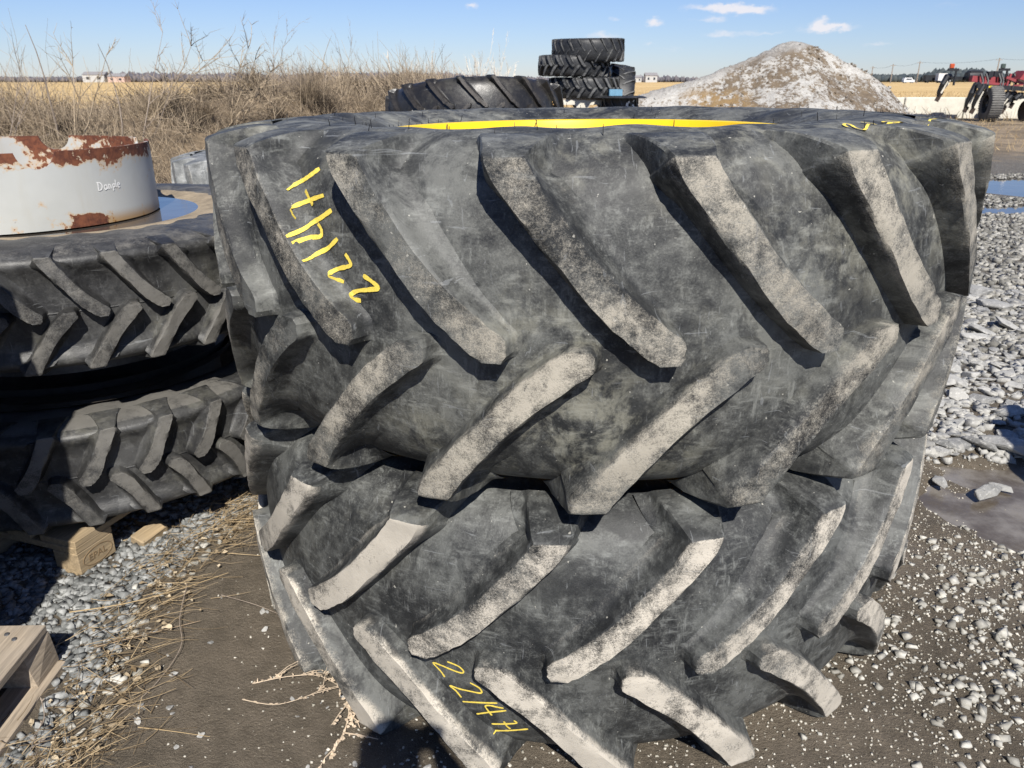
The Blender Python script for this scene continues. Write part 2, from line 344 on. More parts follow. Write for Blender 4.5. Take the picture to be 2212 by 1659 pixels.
M_concd = flat('cast_concrete', (.40, .38, .34), .9, 0, .2, 25, .15)
M_red = flat('faded_red_paint', (.27, .045, .05), .5, 0, .05, 20, .25)
M_blk = flat('black_steel', (.02, .021, .024), .5, .2, .1)
M_disc = flat('rusty_disc', (.055, .038, .03), .6, .5, .2)
M_amber = flat('amber_lens', (.42, .07, .02), .4)
M_dklens = flat('dull_green_lens', (.06, .08, .07), .3)
M_ystick = flat('yellow_sticker', (.75, .55, .03), .5)
M_whitep = flat('white_paint', (.60, .60, .59), .4, var=.05)
M_glass = flat('dark_glass', (.03, .035, .045), .1)
M_tyred = flat('dusty_tyre', (.10, .097, .09), .9, 0, .3, 30, .35)
M_tbar = flat('dusty_tread', (.145, .14, .13), .9, var=.3)
M_blue = flat('blue_plastic', (.13, .27, .38), .6, var=.15)
M_tree = material('bare_wood_mass', strawfn((.085, .085, .10), (.17, .15, .15)))
M_treed = material('dark_wood_mass', strawfn((.042, .055, .065), (.075, .085, .085)))
M_roof = flat('grey_roof', (.22, .21, .21), .8); M_brick = flat('pinkish_wall', (.50, .36, .30), .9); M_wall = flat('white_siding', (.42, .42, .41), .8, var=.05)
M_cloth = flat('dark_jacket', (.03, .035, .05), .9); M_skin = flat('skin', (.45, .28, .2), .6); M_hairb = flat('brown_hair', (.05, .03, .02), .8)

# ------------------------------------------------------------------ ground
def berm_d(x, y):
    P = [(-16, 6.2), (-7.5, 7.0), (-4.2, 8.6), (-2.6, 12.), (-2.0, 18.), (-3.2, 30.), (-6, 41)]
    d = np.full(np.shape(x), 1e9)
    for (ax, ay), (bx, by) in zip(P[:-1], P[1:]):
        vx, vy = bx - ax, by - ay; t = np.clip(((x - ax) * vx + (y - ay) * vy) / (vx * vx + vy * vy), 0, 1)
        d = np.minimum(d, np.hypot(x - ax - t * vx, y - ay - t * vy))
    return d
PUD = [(1.97, 2.62, .58, .30, .25), (8.8, 12.0, 3.4, 1.1, .1), (7.6, 9.9, 2.6, .36, .1)]      # x, y, rx, ry, rotation
def pud_in(x, y, P):
    cx, cy, rx, ry, a = P; dx = (x - cx) * math.cos(a) + (y - cy) * math.sin(a); dy = -(x - cx) * math.sin(a) + (y - cy) * math.cos(a)
    return np.sqrt((dx / rx) ** 2 + (dy / ry) ** 2) + (.95 * fbm(x, y, 3.2, 4) if rx < 1 else .55 * fbm(x, y, .8, 3))
def gh(x, y):
    x = np.asarray(x, float); y = np.asarray(y, float)
    near = sstep(16 - y, 0, 8)
    h = fbm(x, y, .7, 3) * .035 + fbm(x, y, 4., 5, .55) * .022 * near + fbm(x, y, 25., 3) * .006 * near
    h = h * sstep(np.hypot(x - .2, y - 2.2), .9, 1.6) * .9 + h * .1
    bd = berm_d(x, y)
    h = h + (1.23 + .30 * fbm(x, y, .35, 3)) * sstep(3.3 - bd, 0, 3.0) + .30 * fbm(x, y, 1.6, 4) * sstep(3.3 - bd, 0, 1.5)
    for P in PUD: h = h - .045 * sstep(1.25 - pud_in(x, y, P), 0, .5)
    gl = sstep(-1.09 + .27 * np.maximum(0, y - 2.05) - x - .05 * fbm(x, y, 3, 3), 0, .16) * sstep(3.6 - y, 0, .8)
    h = h + .02 * gl
    return h
def axis(lo, hi, fine, a, b, n, pw=2.6):
    mid = np.arange(a, b, fine); l = a - (a - lo) * np.linspace(1, 0, n, endpoint=False) ** pw; r = b + (hi - b) * np.linspace(0, 1, n + 1)[0:] ** pw
    return np.unique(np.concatenate([l, mid, r]))
gx = axis(-1500, 1500, .022, -2.6, 3.6, 90, 3.0); gy = np.concatenate([np.linspace(-14, .7, 40, endpoint=False), np.arange(.7, 5.2, .022), 5.2 + (1500 - 5.2) * np.linspace(0, 1, 190) ** 3.4])
GX, GY = np.meshgrid(gx, gy); GZ = gh(GX, GY)
def grid_faces(nx, ny):
    i = np.arange(nx - 1)[None, :] + np.arange(ny - 1)[:, None] * nx
    return np.stack([i, i + 1, i + nx + 1, i + nx], -1).reshape(-1, 4)
tag(obj('ground', make_mesh('ground', np.stack([GX, GY, GZ], -1).reshape(-1, 3), grid_faces(len(gx), len(gy)), M_ground, True)), 'brown muddy yard ground with gravel patches', kind='structure')
def pt(x, y, dz=0.): return Vector((x, y, float(gh(x, y)) + dz))
fx = axis(-1100, 1100, 6, -60, 60, 30); fy = 45 + 480 * np.linspace(0, 1, 60) ** 2
FX, FY = np.meshgrid(fx, fy); FZ = .06 + .10 * fbm(FX, FY, .05, 3) + .5 * sstep(FY, 45, 300)
tag(obj('corn_field', make_mesh('corn_field', np.stack([FX, FY, FZ], -1).reshape(-1, 3), grid_faces(len(fx), len(fy)), M_field, True)), 'flat harvested yellow corn field reaching to the tree line', kind='structure')
for i, P in enumerate(PUD):
    cx, cy, rx, ry, a = P; n = 72; V = [(cx, cy)]; 
    for k in range(n):
        t = 2 * math.pi * k / n; lo, hi = .2, 2.4
        for _ in range(18):
            r = (lo + hi) / 2; xx = cx + rx * r * math.cos(t) * math.cos(a) - ry * r * math.sin(t) * math.sin(a); yy = cy + rx * r * math.cos(t) * math.sin(a) + ry * r * math.sin(t) * math.cos(a)
            if float(pud_in(np.array(xx), np.array(yy), P)) < 1.45: lo = r
            else: hi = r
        V.append((xx, yy))
    zb = float(gh(cx, cy)) + (.014 if i == 0 else .03)
    o = obj('puddle', make_mesh('puddle', [(v[0], v[1], zb) for v in V], [(0, k + 1, (k + 1) % n + 1) for k in range(n)], M_silt if i == 0 else M_water))
    tag(o, ['shallow grey silty puddle below the limestone rubble', 'larger blue puddle across the gravel yard', 'narrow blue puddle nearer than the large one'][i], kind='structure')

# ------------------------------------------------------------------ tyres
PITCH = 2 * math.pi / 20
_zl = [-.026, -.005, .028, .082, .150, .215, .261, .298, .324]; _tl = [.054, .021, -.016, -.073, -.128, -.183, -.223, -.250, -.257]
_zr = [-.028, -.013, .020, .056, .105, .165, .234, .285, .325]; _tr = [.091, .102, .100, .052, -.006, -.062, -.116, -.156, -.180]
PROF = [(.955, 0), (.9535, .06), (.950, .12), (.944, .18), (.932, .235), (.912, .285), (.88, .325), (.84, .348), (.79, .360), (.73, .358), (.66, .345), (.60, .325), (.56, .308), (.545, .295)]
def smooth_prof(P, n):
    P = np.array(P); d = np.r_[0, np.cumsum(np.hypot(*np.diff(P, axis=0).T))]; t = np.linspace(0, d[-1], n); Q = np.stack([np.interp(t, d, P[:, 0]), np.interp(t, d, P[:, 1])], 1)
    for _ in range(3): Q[1:-1] = (Q[:-2] + 2 * Q[1:-1] + Q[2:]) / 4
    return Q
class TyreSpec:
    """R outer radius, hw half tread width, N lugs a side, ks sweep of the lugs, kw their width, lh lug height factor"""
    def __init__(s, R, hw, N, mat, ks=1., kw=1., lh=1., bead=.545, detail=1, wave=1., lowcrest=.345, tips=(0., 0.), prof=None, ledge=0.):
        s.tips, s.prof, s.ledge = tips, prof or PROF, ledge
        s.R, s.hw, s.N, s.mat, s.ks, s.kw, s.lh, s.bead = R, hw, N, mat, ks, kw, lh, bead
        s.kz = hw / .325; s.kr = R; s.pitch = 2 * math.pi / N; s.det = detail
        s.carc = s.make_carcass(wave, lowcrest); s.lugs = (s.make_lug(1), s.make_lug(-1)); s.joined = None
    def rz(s, r, z):                    # template (r,z) -> this tyre
        rr = np.asarray(r, float); b = s.bead
        rn = np.where(rr < .955, b + (rr - .545) / (.955 - .545) * (s.base - b), s.base + (rr - .955) / .045 * (s.R - s.base)) if True else rr
        return rn, np.asarray(z) * s.kz
    @property
    def base(s): return s.R - .045 * s.lh
    def make_carcass(s, wave, lowcrest):
        Q = smooth_prof(s.prof, 30 if s.det else 16); U = np.concatenate([Q[::-1], (Q * [1, -1])[1:]]); r, z = s.rz(U[:, 0], U[:, 1])
        low = z < -.3 * s.kz; z = np.where(z < -.2 * s.kz, -.2 * s.kz + (z + .2 * s.kz) * ((lowcrest - .2) / .16), z)
        n = s.N * (12 if s.det else 6); th = np.arange(n) * 2 * math.pi / n
        Z = np.repeat(z[None], n, 0); RR = np.repeat(r[None], n, 0)
        wnd = np.exp(-((U[:, 0] - .68) / .08) ** 2) * np.sign(U[:, 1]) * .005 * wave * s.kz
        Z = Z + wnd[None] * (np.sin(th * s.N + .6) + .5 * np.sin(th * 3 + 1) + .6 * np.sin(th * 7 + 2))[:, None]
        # casing sags a little between the lugs at the shoulder
        V = np.stack([RR * np.sin(th)[:, None], -RR * np.cos(th)[:, None], Z], -1).reshape(-1, 3); m = len(U)
        # inner liner
        i = np.arange(n)[:, None] * m + np.arange(m - 1)[None]; j = ((np.arange(n) + 1) % n)[:, None] * m + np.arange(m - 1)[None]
        F = np.stack([i, i + 1, j + 1, j], -1).reshape(-1, 4)
        Li = [(s.bead + .02, .285 * s.kz), (s.base - .14, .27 * s.kz), (s.base - .05, .0), (s.base - .14, -.27 * s.kz), (s.bead + .02, -.285 * s.kz)]
        b = len(V); V2 = np.array([[rr * math.sin(t), -rr * math.cos(t), zz] for t in th for rr, zz in Li]); k = len(Li)
        i = b + np.arange(n)[:, None] * k + np.arange(k - 1)[None]; j = b + ((np.arange(n) + 1) % n)[:, None] * k + np.arange(k - 1)[None]
        F = np.concatenate([F, np.stack([i, j, j + 1, i + 1], -1).reshape(-1, 4)])
        me = make_mesh('carcass', np.concatenate([V, V2]), F, s.mat, True); zz = np.array([v.co.z for v in me.vertices]) / s.kz; sattr(me, 'dust', abs(s.ledge) * ((zz * (1 if s.ledge >= 0 else -1)) > .318)); return me
    def make_lug(s, sgn):
        zt = np.r_[-.026, -.020, -.013, -.004, .006, .016, .026, np.linspace(.04, .29, 13 if s.det else 6), .305, .316, .3225]
        tl = np.interp(zt, _zl, _tl); tr = np.interp(zt, _zr, _tr)
        for arr in (tl, tr):
            a2 = arr.copy(); a2[7:-1] = (arr[6:-2] + arr[7:-1] + arr[8:]) / 3; arr[:] = a2
        zb_ = lambda z: z if z < .24 else .24 + (z - .24) * .55
        tp = s.tips[0 if sgn > 0 else 1]; zt = np.where(zt < .3, zt + tp * (1 - zt / .3), zt)
        rows = []                       # (thL, thR, outer(r,z), base(r,z), dust)
        P = np.array(s.prof)
        for z, a, b in zip(zt, tl, tr): rows.append([a, b, (1. - .013 * (z / .32) ** 2, z), (np.interp(zb_(z), P[:9, 1], P[:9, 0]) - .001, zb_(z)), 1. if z < .315 else .9])
        a0, b0 = tl[-1], tr[-1]
        for (r, z), da, db, br, bz, du in [((.9855, .3262), 0, 0, .902, .287, .0), ((.979, .3300), -.003, .002, .898, .291, 0), ((.960, .3365), -.008, .007, .892, .300, 0), ((.930, .344), -.018, .014, .880, .313, 0), ((.90, .3495), -.03, .022, .866, .325, 0), ((.868, .3525), -.043, .029, .848, .336, 0), ((.835, .3530), -.052, .034, .828, .344, 0)]:
            rows.append([a0 + da, b0 + db, (r, z), (br, bz), du])
        cols = [('L', -.022, -.12, 0), ('L', -.010, .42, 0), ('L', -.0015, .90, .45), ('L', .004, 1., .9), ('M', .33, 1.0, 1), ('M', .67, 1.0, 1), ('R', -.004, 1., .7 if sgn > 0 else .45), ('R', .002, .90, .0), ('R', .0075, .60, 0), ('R', .014, .35, 0), ('R', .024, .17, .16), ('R', .038, .06, .22), ('R', .052, .0, 0), ('R', .060, -.06, 0)]
        if sgn < 0: cols[5] = ('M', .67, 1.0, .9)
        V = []; D = []; rng2 = np.random.default_rng(5); NC = len(cols)
        a, b, o, bs, d = rows[0]; rows[0][4] = .35; first = [a - .002, b + .002, (1., -.030 + tp), (.93, -.031 + tp), 0]
        for ri, (a, b, o, bs, d) in enumerate([first] + rows):
            mid = (a + b) / 2; hw = (b - a) / 2 * s.kw; mid_s = mid * s.ks; A, B = mid_s - hw, mid_s + hw
            fl = min(1., max(.35, (o[1] + .05) / .2)); near_sh = 1.0 if o[0] > .985 else .8
            for side, off, wgt, du in cols:
                if ri == 0: wgt = min(wgt, -.05)
                t = (A + off * s.kw * (fl if off < 0 or side == 'L' else fl * near_sh)) if side == 'L' else (B + off * s.kw * fl * near_sh) if side == 'R' else A + (B - A) * off
                ww = max(wgt, -.1)
                r = bs[0] + (o[0] - bs[0]) * ww; z = bs[1] + (o[1] - bs[1]) * ww
                r, z = s.rz(r, z); t = t * (s.pitch / PITCH if s.ks == 1. else 1.)
                if wgt >= .9: t += rng2.normal(0, .0011); r += rng2.normal(0, .0009)
                V.append((float(r) * math.sin(t), -float(r) * math.cos(t), float(z) * sgn)); D.append(du * d)
        nr = len(rows) + 1; F = grid_faces(NC, nr)
        if sgn > 0: F = F[:, ::-1]
        # make sure the faces point outwards
        V = np.array(V); f = F[(nr // 2) * (NC - 1) + 4]; nn = np.cross(V[f[1]] - V[f[0]], V[f[2]] - V[f[0]])
        if np.dot(nn[:2], V[f[0]][:2]) < 0: F = F[:, ::-1]
        me = make_mesh('lug', V, F, s.mat, True, 32); sattr(me, 'dust', D); return me
    def place(s, name, label, cat, mat, group=None, simple=False, rim=None):
        root = thing(name, label, cat, mat=mat, group=group)
        obj('carcass', s.carc, root)
        if simple:
            if s.joined is None:
                V = []; F = []; D = []; b = 0
                for k in range(s.N):
                    for me, ph in zip(s.lugs, (0, .5)):
                        a = (k + ph) * s.pitch; c, sn = math.cos(a), math.sin(a); co = np.array([v.co for v in me.vertices])
                        V.append(np.stack([co[:, 0] * c - co[:, 1] * sn, co[:, 0] * sn + co[:, 1] * c, co[:, 2]], 1)); F.append(np.array([p.vertices[:] for p in me.polygons]) + b); b += len(co)
                        D.append([x.value for x in me.attributes['dust'].data])
                s.joined = make_mesh('tread', np.concatenate(V), np.concatenate(F), s.mat, True, 32); sattr(s.joined, 'dust', np.concatenate(D))
            o = obj('tread', s.joined, root); o['kind'] = 'stuff'
        else:
            for k in range(s.N):
                for me, ph in zip(s.lugs, (0, .5)):
                    o = obj('lug', me, root); o.rotation_euler = (0, 0, (k + ph) * s.pitch)
        return root
def pose(x, y, z, tx=0, ty=0, spin=0, flip=False):
    return Matrix.Translation((x, y, z)) @ Matrix.Rotation(ty, 4, 'Y') @ Matrix.Rotation(tx, 4, 'X') @ Matrix.Rotation(spin, 4, 'Z') @ (Matrix.Rotation(math.pi, 4, 'X') if flip else Matrix.Identity(4))

T_top = TyreSpec(1.0, .325, 20, M_main, tips=(0., .022), kw=.97); T_bot = TyreSpec(1.0, .325, 20, M_low, tips=(.016, .016), kw=.97)
def rim_part(root, mat, r=.55, hz=.315):
    p = [(r + .012, hz), (r + .004, hz + .007), (r - .008, hz + .004), (r - .014, hz - .016), (r - .02, hz - .05), (r - .045, hz - .08), (r - .05, hz - .14), (r - .075, hz - .16), (r - .08, 0)]
    p = p + [(a, -b) for a, b in p[-2::-1]]; return MB().lathe(p, 128).build('rim', mat, root, True, 40)
wheel_top = T_top.place('tractor_wheel', 'large weathered black tractor tyre on yellow rim, uppermost of the front pair', 'tractor wheel', pose(.201, 2.251, 1.056, -.007, -.0103))
rim_part(wheel_top, M_yel, .552, .317)
wheel_bot = T_bot.place('tractor_wheel', 'large dusty black tractor tyre lying on the mud beneath the yellow-rimmed one', 'tractor wheel', pose(.195, 2.265, .368, .03, -.0107, .134, True))
rim_part(wheel_bot, M_yel)

def surf_r(z): P = np.array(PROF); return float(np.interp(abs(z), P[:9, 1], P[:9, 0]))
def catmull(P, n=5):
    P = [np.array(p, float) for p in P]; out = []
    for i in range(len(P) - 1):
        p0 = P[max(i - 1, 0)]; p1 = P[i]; p2 = P[i + 1]; p3 = P[min(i + 2, len(P) - 1)]
        for k in range(n):
            t = k / n; out.append(.5 * ((2 * p1) + (p2 - p0) * t + (2 * p0 - 5 * p1 + 4 * p2 - p3) * t * t + (3 * p1 - p0 - 3 * p2 + p3) * t ** 3))
    return out + [P[-1]]
def strokes(name, root, lines, fn, wdt, mat, label=None, rag=.18):
    V = []; F = []
    for L in lines:
        q = [fn(*p) for p in catmull(L, 6)]; n_ = len(q); b = len(V)
        for i, (p, nrm) in enumerate(q):
            d = (q[min(i + 1, n_ - 1)][0] - q[max(i - 1, 0)][0]).normalized(); s_ = d.cross(nrm).normalized(); ww = wdt * (1 + rag * random.uniform(-1, 1)) / 2
            if i in (0, n_ - 1): ww *= .75
            V += [p - s_ * ww, p + s_ * ww]
        F += [(b + 2 * i, b + 2 * i + 1, b + 2 * i + 3, b + 2 * i + 2) for i in range(n_ - 1)]
    o = obj(name, make_mesh(name, V, F, mat), root)
    if label: o['label'] = label
    return o
from mathutils.bvhtree import BVHTree
def wheel_bvh(spec):                 # casing and lugs of one wheel in its own coordinates, to lay paint on them
    V = []; F = []; b = 0
    for me, ang in [(spec.carc, 0.)] + [(m_, (k + ph) * spec.pitch) for k in range(spec.N) for m_, ph in zip(spec.lugs, (0, .5))]:
        q = Matrix.Rotation(ang, 3, 'Z'); V += [q @ v.co for v in me.vertices]; F += [tuple(i + b for i in f.vertices) for f in me.polygons]; b += len(me.vertices)
    return BVHTree.FromPolygons(V, F)
BV = {'top': wheel_bvh(T_top), 'bot': wheel_bvh(T_bot)}
def on_tread(which='top', conv=None):
    def fn(t, z):
        o = Vector((1.2 * math.sin(t), -1.2 * math.cos(t), z)); d = Vector((-math.sin(t), math.cos(t), 0))
        if conv is not None: o = conv @ o; d = conv.to_3x3() @ d
        hit = BV[which].ray_cast(o, d)[0]
        if hit is not None: return hit - d * .0028, -d
        r = surf_r(z) + .004; return Vector((r * math.sin(t), -r * math.cos(t), z)), Vector((math.sin(t), -math.cos(t), 0))
    return fn
def on_side(t, r):
    P = np.array(PROF[6:])[::-1]; z = float(np.interp(r, P[:, 0], P[:, 1])) + .008
    hit = BV['top'].ray_cast(Vector((r * math.sin(t), -r * math.cos(t), .8)), Vector((0, 0, -1)))[0]
    if hit is not None: z = hit.z + .003
    return Vector((r * math.sin(t), -r * math.cos(t), z)), Vector((.1 * math.sin(t), -.1 * math.cos(t), 1)).normalized()
S1 = [[(-0.68,0.2862),(-0.7094,0.2696),(-0.7358,0.2562),(-0.7412,0.2455)],[(-0.7074,0.2452),(-0.6917,0.2317),(-0.6762,0.2199)],[(-0.6458,0.2398),(-0.685,0.2288),(-0.7153,0.2162),(-0.7105,0.2043),(-0.701,0.1938)],[(-0.6169,0.2148),(-0.6458,0.1991),(-0.6704,0.1868),(-0.6915,0.1656)],[(-0.6559,0.1863),(-0.645,0.1769),(-0.6453,0.1638),(-0.6674,0.1608),(-0.6784,0.1543)],[(-0.5962,0.1638),(-0.6224,0.144),(-0.6423,0.1332),(-0.6496,0.1235)],[(-0.5751,0.1372),(-0.5627,0.1237),(-0.5631,0.1158),(-0.5969,0.1061),(-0.6111,0.0973),(-0.6034,0.0893),(-0.5803,0.083)],[(-0.5289,0.1009),(-0.5093,0.0925),(-0.4918,0.0812),(-0.5148,0.0753),(-0.5461,0.0692),(-0.5618,0.0601),(-0.5523,0.0523),(-0.5377,0.0514)]]
S2 = [[(-0.3741,-0.095),(-0.3836,-0.0801),(-0.4019,-0.0613),(-0.3819,-0.0612),(-0.3592,-0.065),(-0.3386,-0.0678),(-0.3264,-0.0671),(-0.3242,-0.0599),(-0.334,-0.0506),(-0.3477,-0.0469),(-0.364,-0.0449)],[(-0.335,-0.1474),(-0.3484,-0.1291),(-0.3625,-0.1181),(-0.3387,-0.1199),(-0.3126,-0.1191),(-0.2833,-0.1167),(-0.2861,-0.1025),(-0.3092,-0.0919)],[(-0.3334,-0.1607),(-0.3065,-0.1541),(-0.2443,-0.1391)],[(-0.3004,-0.1941),(-0.2648,-0.1763),(-0.2234,-0.1593)],[(-0.2605,-0.1867),(-0.2696,-0.1707),(-0.2749,-0.1581),(-0.2634,-0.1523),(-0.2449,-0.153),(-0.2299,-0.1529)],[(-0.2645,-0.2216),(-0.2246,-0.2089),(-0.2002,-0.1992),(-0.2065,-0.191)],[(-0.2316,-0.201),(-0.2252,-0.219),(-0.2173,-0.2281)],[(-0.2603,-0.2518),(-0.2268,-0.239),(-0.1725,-0.2166)]]
S3 = [[(0.575,0.8256),(0.5763,0.8164),(0.5967,0.8068),(0.6033,0.8123),(0.596,0.8301),(0.6069,0.842),(0.6255,0.8377),(0.6497,0.8336)],[(0.669,0.8046),(0.6941,0.8169),(0.7058,0.8278),(0.7562,0.8396),(0.8329,0.8469)],[(0.76,0.8143),(0.7834,0.8107),(0.7992,0.8185),(0.7786,0.8264),(0.8453,0.8239)],[(0.791,0.8252),(0.85,0.8423)],[(0.8184,0.8016),(0.8594,0.8204),(0.886,0.8367),(0.9291,0.8515)],[(0.9253,0.8536),(0.999,0.8714)]]
strokes('painted_number', wheel_top, S1, on_tread(), .0085, M_mark, 'yellow hand-painted number 221471 on the tread')
strokes('painted_number', wheel_top, S3, on_side, .006, M_mark, 'yellow hand-painted number 221471 on the sidewall')
# the lower wheel is turned over: undo its spin and flip for the marks
inv = (Matrix.Rotation(.134, 4, 'Z') @ Matrix.Rotation(math.pi, 4, 'X')).inverted()
strokes('painted_number', wheel_bot, S2, on_tread('bot', inv), .0042, M_mark, 'thin yellow hand-painted number 221471 near the ground')
hm = MB().tube([(0, 0, -.003), (0, 0, .008), (.001, 0, .018)], [.0010, .0009, .0007], 4); hair_me = make_mesh('rubber_hair', hm.V, hm.F, M_hair)
for k in range(96):
    t = random.uniform(-math.pi, math.pi); r = random.choice([.575, .60, .66, .72, .79, .83]) + random.uniform(-.006, .006)
    P = np.array(PROF[5:])[::-1]; z = float(np.interp(r, P[:, 0], P[:, 1]))
    o = obj('rubber_hair', hair_me, wheel_top); o.location = (r * math.sin(t), -r * math.cos(t), z - .001); o.rotation_euler = (random.uniform(-.25, .25), random.uniform(-.25, .25), random.uniform(0, 6)); o.scale = (1, 1, random.uniform(.6, 1.1))

# left stack ---------------------------------------------------------------
PROF_L = [(.955, 0), (.9535, .06), (.952, .12), (.951, .17), (.953, .205), (.962, .235), (.974, .262), (.979, .288), (.970, .315), (.94, .341), (.88, .355), (.80, .360), (.73, .358), (.66, .345), (.60, .325), (.56, .308), (.545, .295)]
T_left = TyreSpec(.88, .170, 32, M_left, ks=.50, kw=.64, lh=1.1, bead=.487, prof=PROF_L, ledge=.55)
T_left2 = TyreSpec(.88, .160, 32, M_left, ks=.34, kw=.64, lh=1.1, bead=.53, prof=PROF_L, ledge=-.9)
LX, LY = -1.68, 2.9
left_top = T_left.place('tractor_tyre', 'black narrow tractor tyre carrying the rusty grey steel drum', 'tractor tyre', pose(LX, LY, .872, 0, 0, .586 - .0725 * .46))
left_bot = T_left2.place('tractor_tyre', 'black narrow tractor tyre resting on the stamped wooden pallet', 'tractor tyre', pose(LX, LY, .345, 0, 0, math.pi - .566 * -1 - .033 - math.pi + .02, True))
for root in (left_top, left_bot):
    V = []; n_ = 192; rr = T_left.base + .0005
    MB().lathe([(rr - .003, .004), (rr + .003, 0.), (rr - .003, -.004)], n_).build('mould_seam', M_left, root, True)
for root, z0, z1 in ((left_bot, -.20, .20),):
    MB().lathe([(.535, z1), (.515, z1 - .02), (.50, z1 - .06), (.47, z1 - .09), (.47, z0 + .09), (.50, z0 + .06), (.515, z0 + .02), (.535, z0)], 96).build('rim', M_steel, root, True, 40)
MB().lathe([(.487, .13), (.478, .11), (.478, -.3), (.455, -.3), (.455, .11)], 96).build('rim', M_steel, left_top, True, 40)
# drum on top of the left stack
DX, DY, DZ, DR, DH = -1.80, 2.87, 1.045, .462, .245
drum = thing('wheel_spacer_drum', 'pale grey steel wheel drum with flaking rust and round notches in its rim', 'wheel drum', (DX, DY, DZ))
vd = math.atan2(-DX, DY)      # direction facing the camera
a0 = math.atan2(0 - DX, -(0 - DY))
notch = [(a0 + .144, .058), (a0 + math.pi - .38, .060), (a0 + 1.75, .058), (a0 - 1.75, .058)]
th = np.unique(np.concatenate([np.linspace(-math.pi, math.pi, 161)[:-1]] + [((c + np.linspace(-1, 1, 25) * (r / DR) + math.pi) % (2 * math.pi)) - math.pi for c, r in notch]))
def top_z(t):
    z = DH
    for c, r in notch:
        d = ((t - c + math.pi) % (2 * math.pi) - math.pi) * DR
        if abs(d) < r: z = min(z, DH + .006 - math.sqrt(max(r * r - d * d, 0)))
    return z
n_ = len(th); lev = 12; V = []; F = []; MI = []
for ri, rad in enumerate((DR, DR - .011)):
    for t in th:
        zt = top_z(t)
        for k in range(lev + 1): V.append((rad * math.sin(t), -rad * math.cos(t), zt * k / lev))
L1 = lev + 1
for ri in range(2):
    for i in range(n_):
        j = (i + 1) % n_
        for k in range(lev):
            f = (ri * n_ * L1 + i * L1 + k, ri * n_ * L1 + j * L1 + k, ri * n_ * L1 + j * L1 + k + 1, ri * n_ * L1 + i * L1 + k + 1)
            F.append(f if ri == 0 else f[::-1]); MI.append(ri)
for i in range(n_):
    j = (i + 1) % n_; F.append((i * L1 + lev, j * L1 + lev, n_ * L1 + j * L1 + lev, n_ * L1 + i * L1 + lev)); MI.append(1)
me = make_mesh('drum_wall', V, F, [M_drum, M_drumin], True, 40, MI); obj('drum_wall', me, drum)
MB().lathe([(DR - .012, .02), (.2, .012), (.19, .012), (.19, .002), (DR - .012, .004)], 72).build('web_plate', M_rust, drum)
def on_drum(u, v):
    t = a0 + u; r = DR + .0015; return Vector((r * math.sin(t), -r * math.cos(t), v)), Vector((math.sin(t), -math.cos(t), 0))
W = .0185; SC = []
def glyph(x, pts_list):
    for L in pts_list: SC.append([((x + a * W) / DR, .105 + b * W + x * .02) for a, b in L])
x0 = .24
glyph(x0, [[(0, 0), (.1, 1.5)], [(-.15, 1.45), (.5, 1.35), (.85, .8), (.6, .2), (.05, 0)]])
glyph(x0 + .022, [[(.6, .8), (.2, .8), (.05, .4), (.25, .05), (.6, .3), (.62, .85), (.68, .1)]])
glyph(x0 + .039, [[(.1, .0), (.12, .8), (.4, .75), (.55, .5), (.58, .05)]])
glyph(x0 + .054, [[(.2, .85), (.2, -.4)], [(.2, .7), (.6, .8), (.6, .3), (.25, .25)]])
glyph(x0 + .068, [[(.15, 1.5), (.2, .1)]])
glyph(x0 + .076, [[(.1, .45), (.6, .55), (.45, .9), (.12, .6), (.25, .1), (.65, .15)]])
strokes('chalk_scribble', drum, SC, on_drum, .0042, M_wmark, 'white chalk word Danple scribbled on the side')
# silt and water caught between drum and bead
MB().lathe([(.43, -.006), (.47, -.0035), (.50, .0), (.54, .007), (.565, .011), (.59, .0105), (.61, .006)], 96, c=(0, 0, 0)).build('silt_ring', flat('sandy_silt', (.25, .20, .135), .9, 0, .5, 80, .35), left_top).location = (0, 0, .170)
MB().lathe([(.22, 0), (.497, 0)], 96).build('trapped_water', M_water, left_top).location = (0, 0, .1675)
MB().lathe([(.54, 0), (.66, 0)], 96).build('trapped_water', M_water, left_bot).location = (0, 0, -.176)

# behind the left stack, far stacks and the stacks just out of frame
T_grey = TyreSpec(.85, .25, 24, M_pale, ks=.55, kw=.95, detail=0)
for i, z in enumerate((.27, .83)):
    T_grey.place('tractor_tyre', ['lower chalky grey tyre, mostly hidden behind the left stack', 'chalky grey tractor tyre peeking out between drum and yellow-rimmed wheel'][i], 'tractor tyre', pose(-1.17, 4.86, z, 0, 0, .2 + i), simple=(i == 0))
T_sm = TyreSpec(.80, .225, 18, M_smooth, ks=.9, kw=.62, lh=.6, detail=0, wave=0)
T_sup = TyreSpec(.72, .19, 22, M_far, ks=.6, kw=.9, detail=0, wave=0)
sm = T_sm.place('tractor_tyre', 'glossy worn black tractor tyre lying tilted behind the yellow-rimmed wheel', 'tractor tyre', pose(-.33, 7.35, 1.165, -.19, -.045, .1))
def on_sm(t, z): 
    r = T_sm.base + .004; return Vector((r * math.sin(t), -r * math.cos(t), z)), Vector((math.sin(t), -math.cos(t), 0))
strokes('chalk_scribble', sm, [[(.92, .14), (.96, .155), (.955, .12), (.93, .115)], [(.95, .10), (.98, .085), (.965, .06)], [(.975, .05), (1.01, .045)], [(.985, .02), (1.02, .01), (1.0, -.01)], [(1.0, -.03), (1.04, -.04), (1.03, -.06)]], on_sm, .007, M_omark)
for i, z in enumerate((.20, .60)):
    T_sup.place('tractor_tyre', ['bottom tyre under the glossy tilted one, hidden behind the front pair', 'second tyre under the glossy tilted one, hidden behind the front pair'][i], 'tractor tyre', pose(-.33, 7.5, z, 0, 0, i), simple=True)
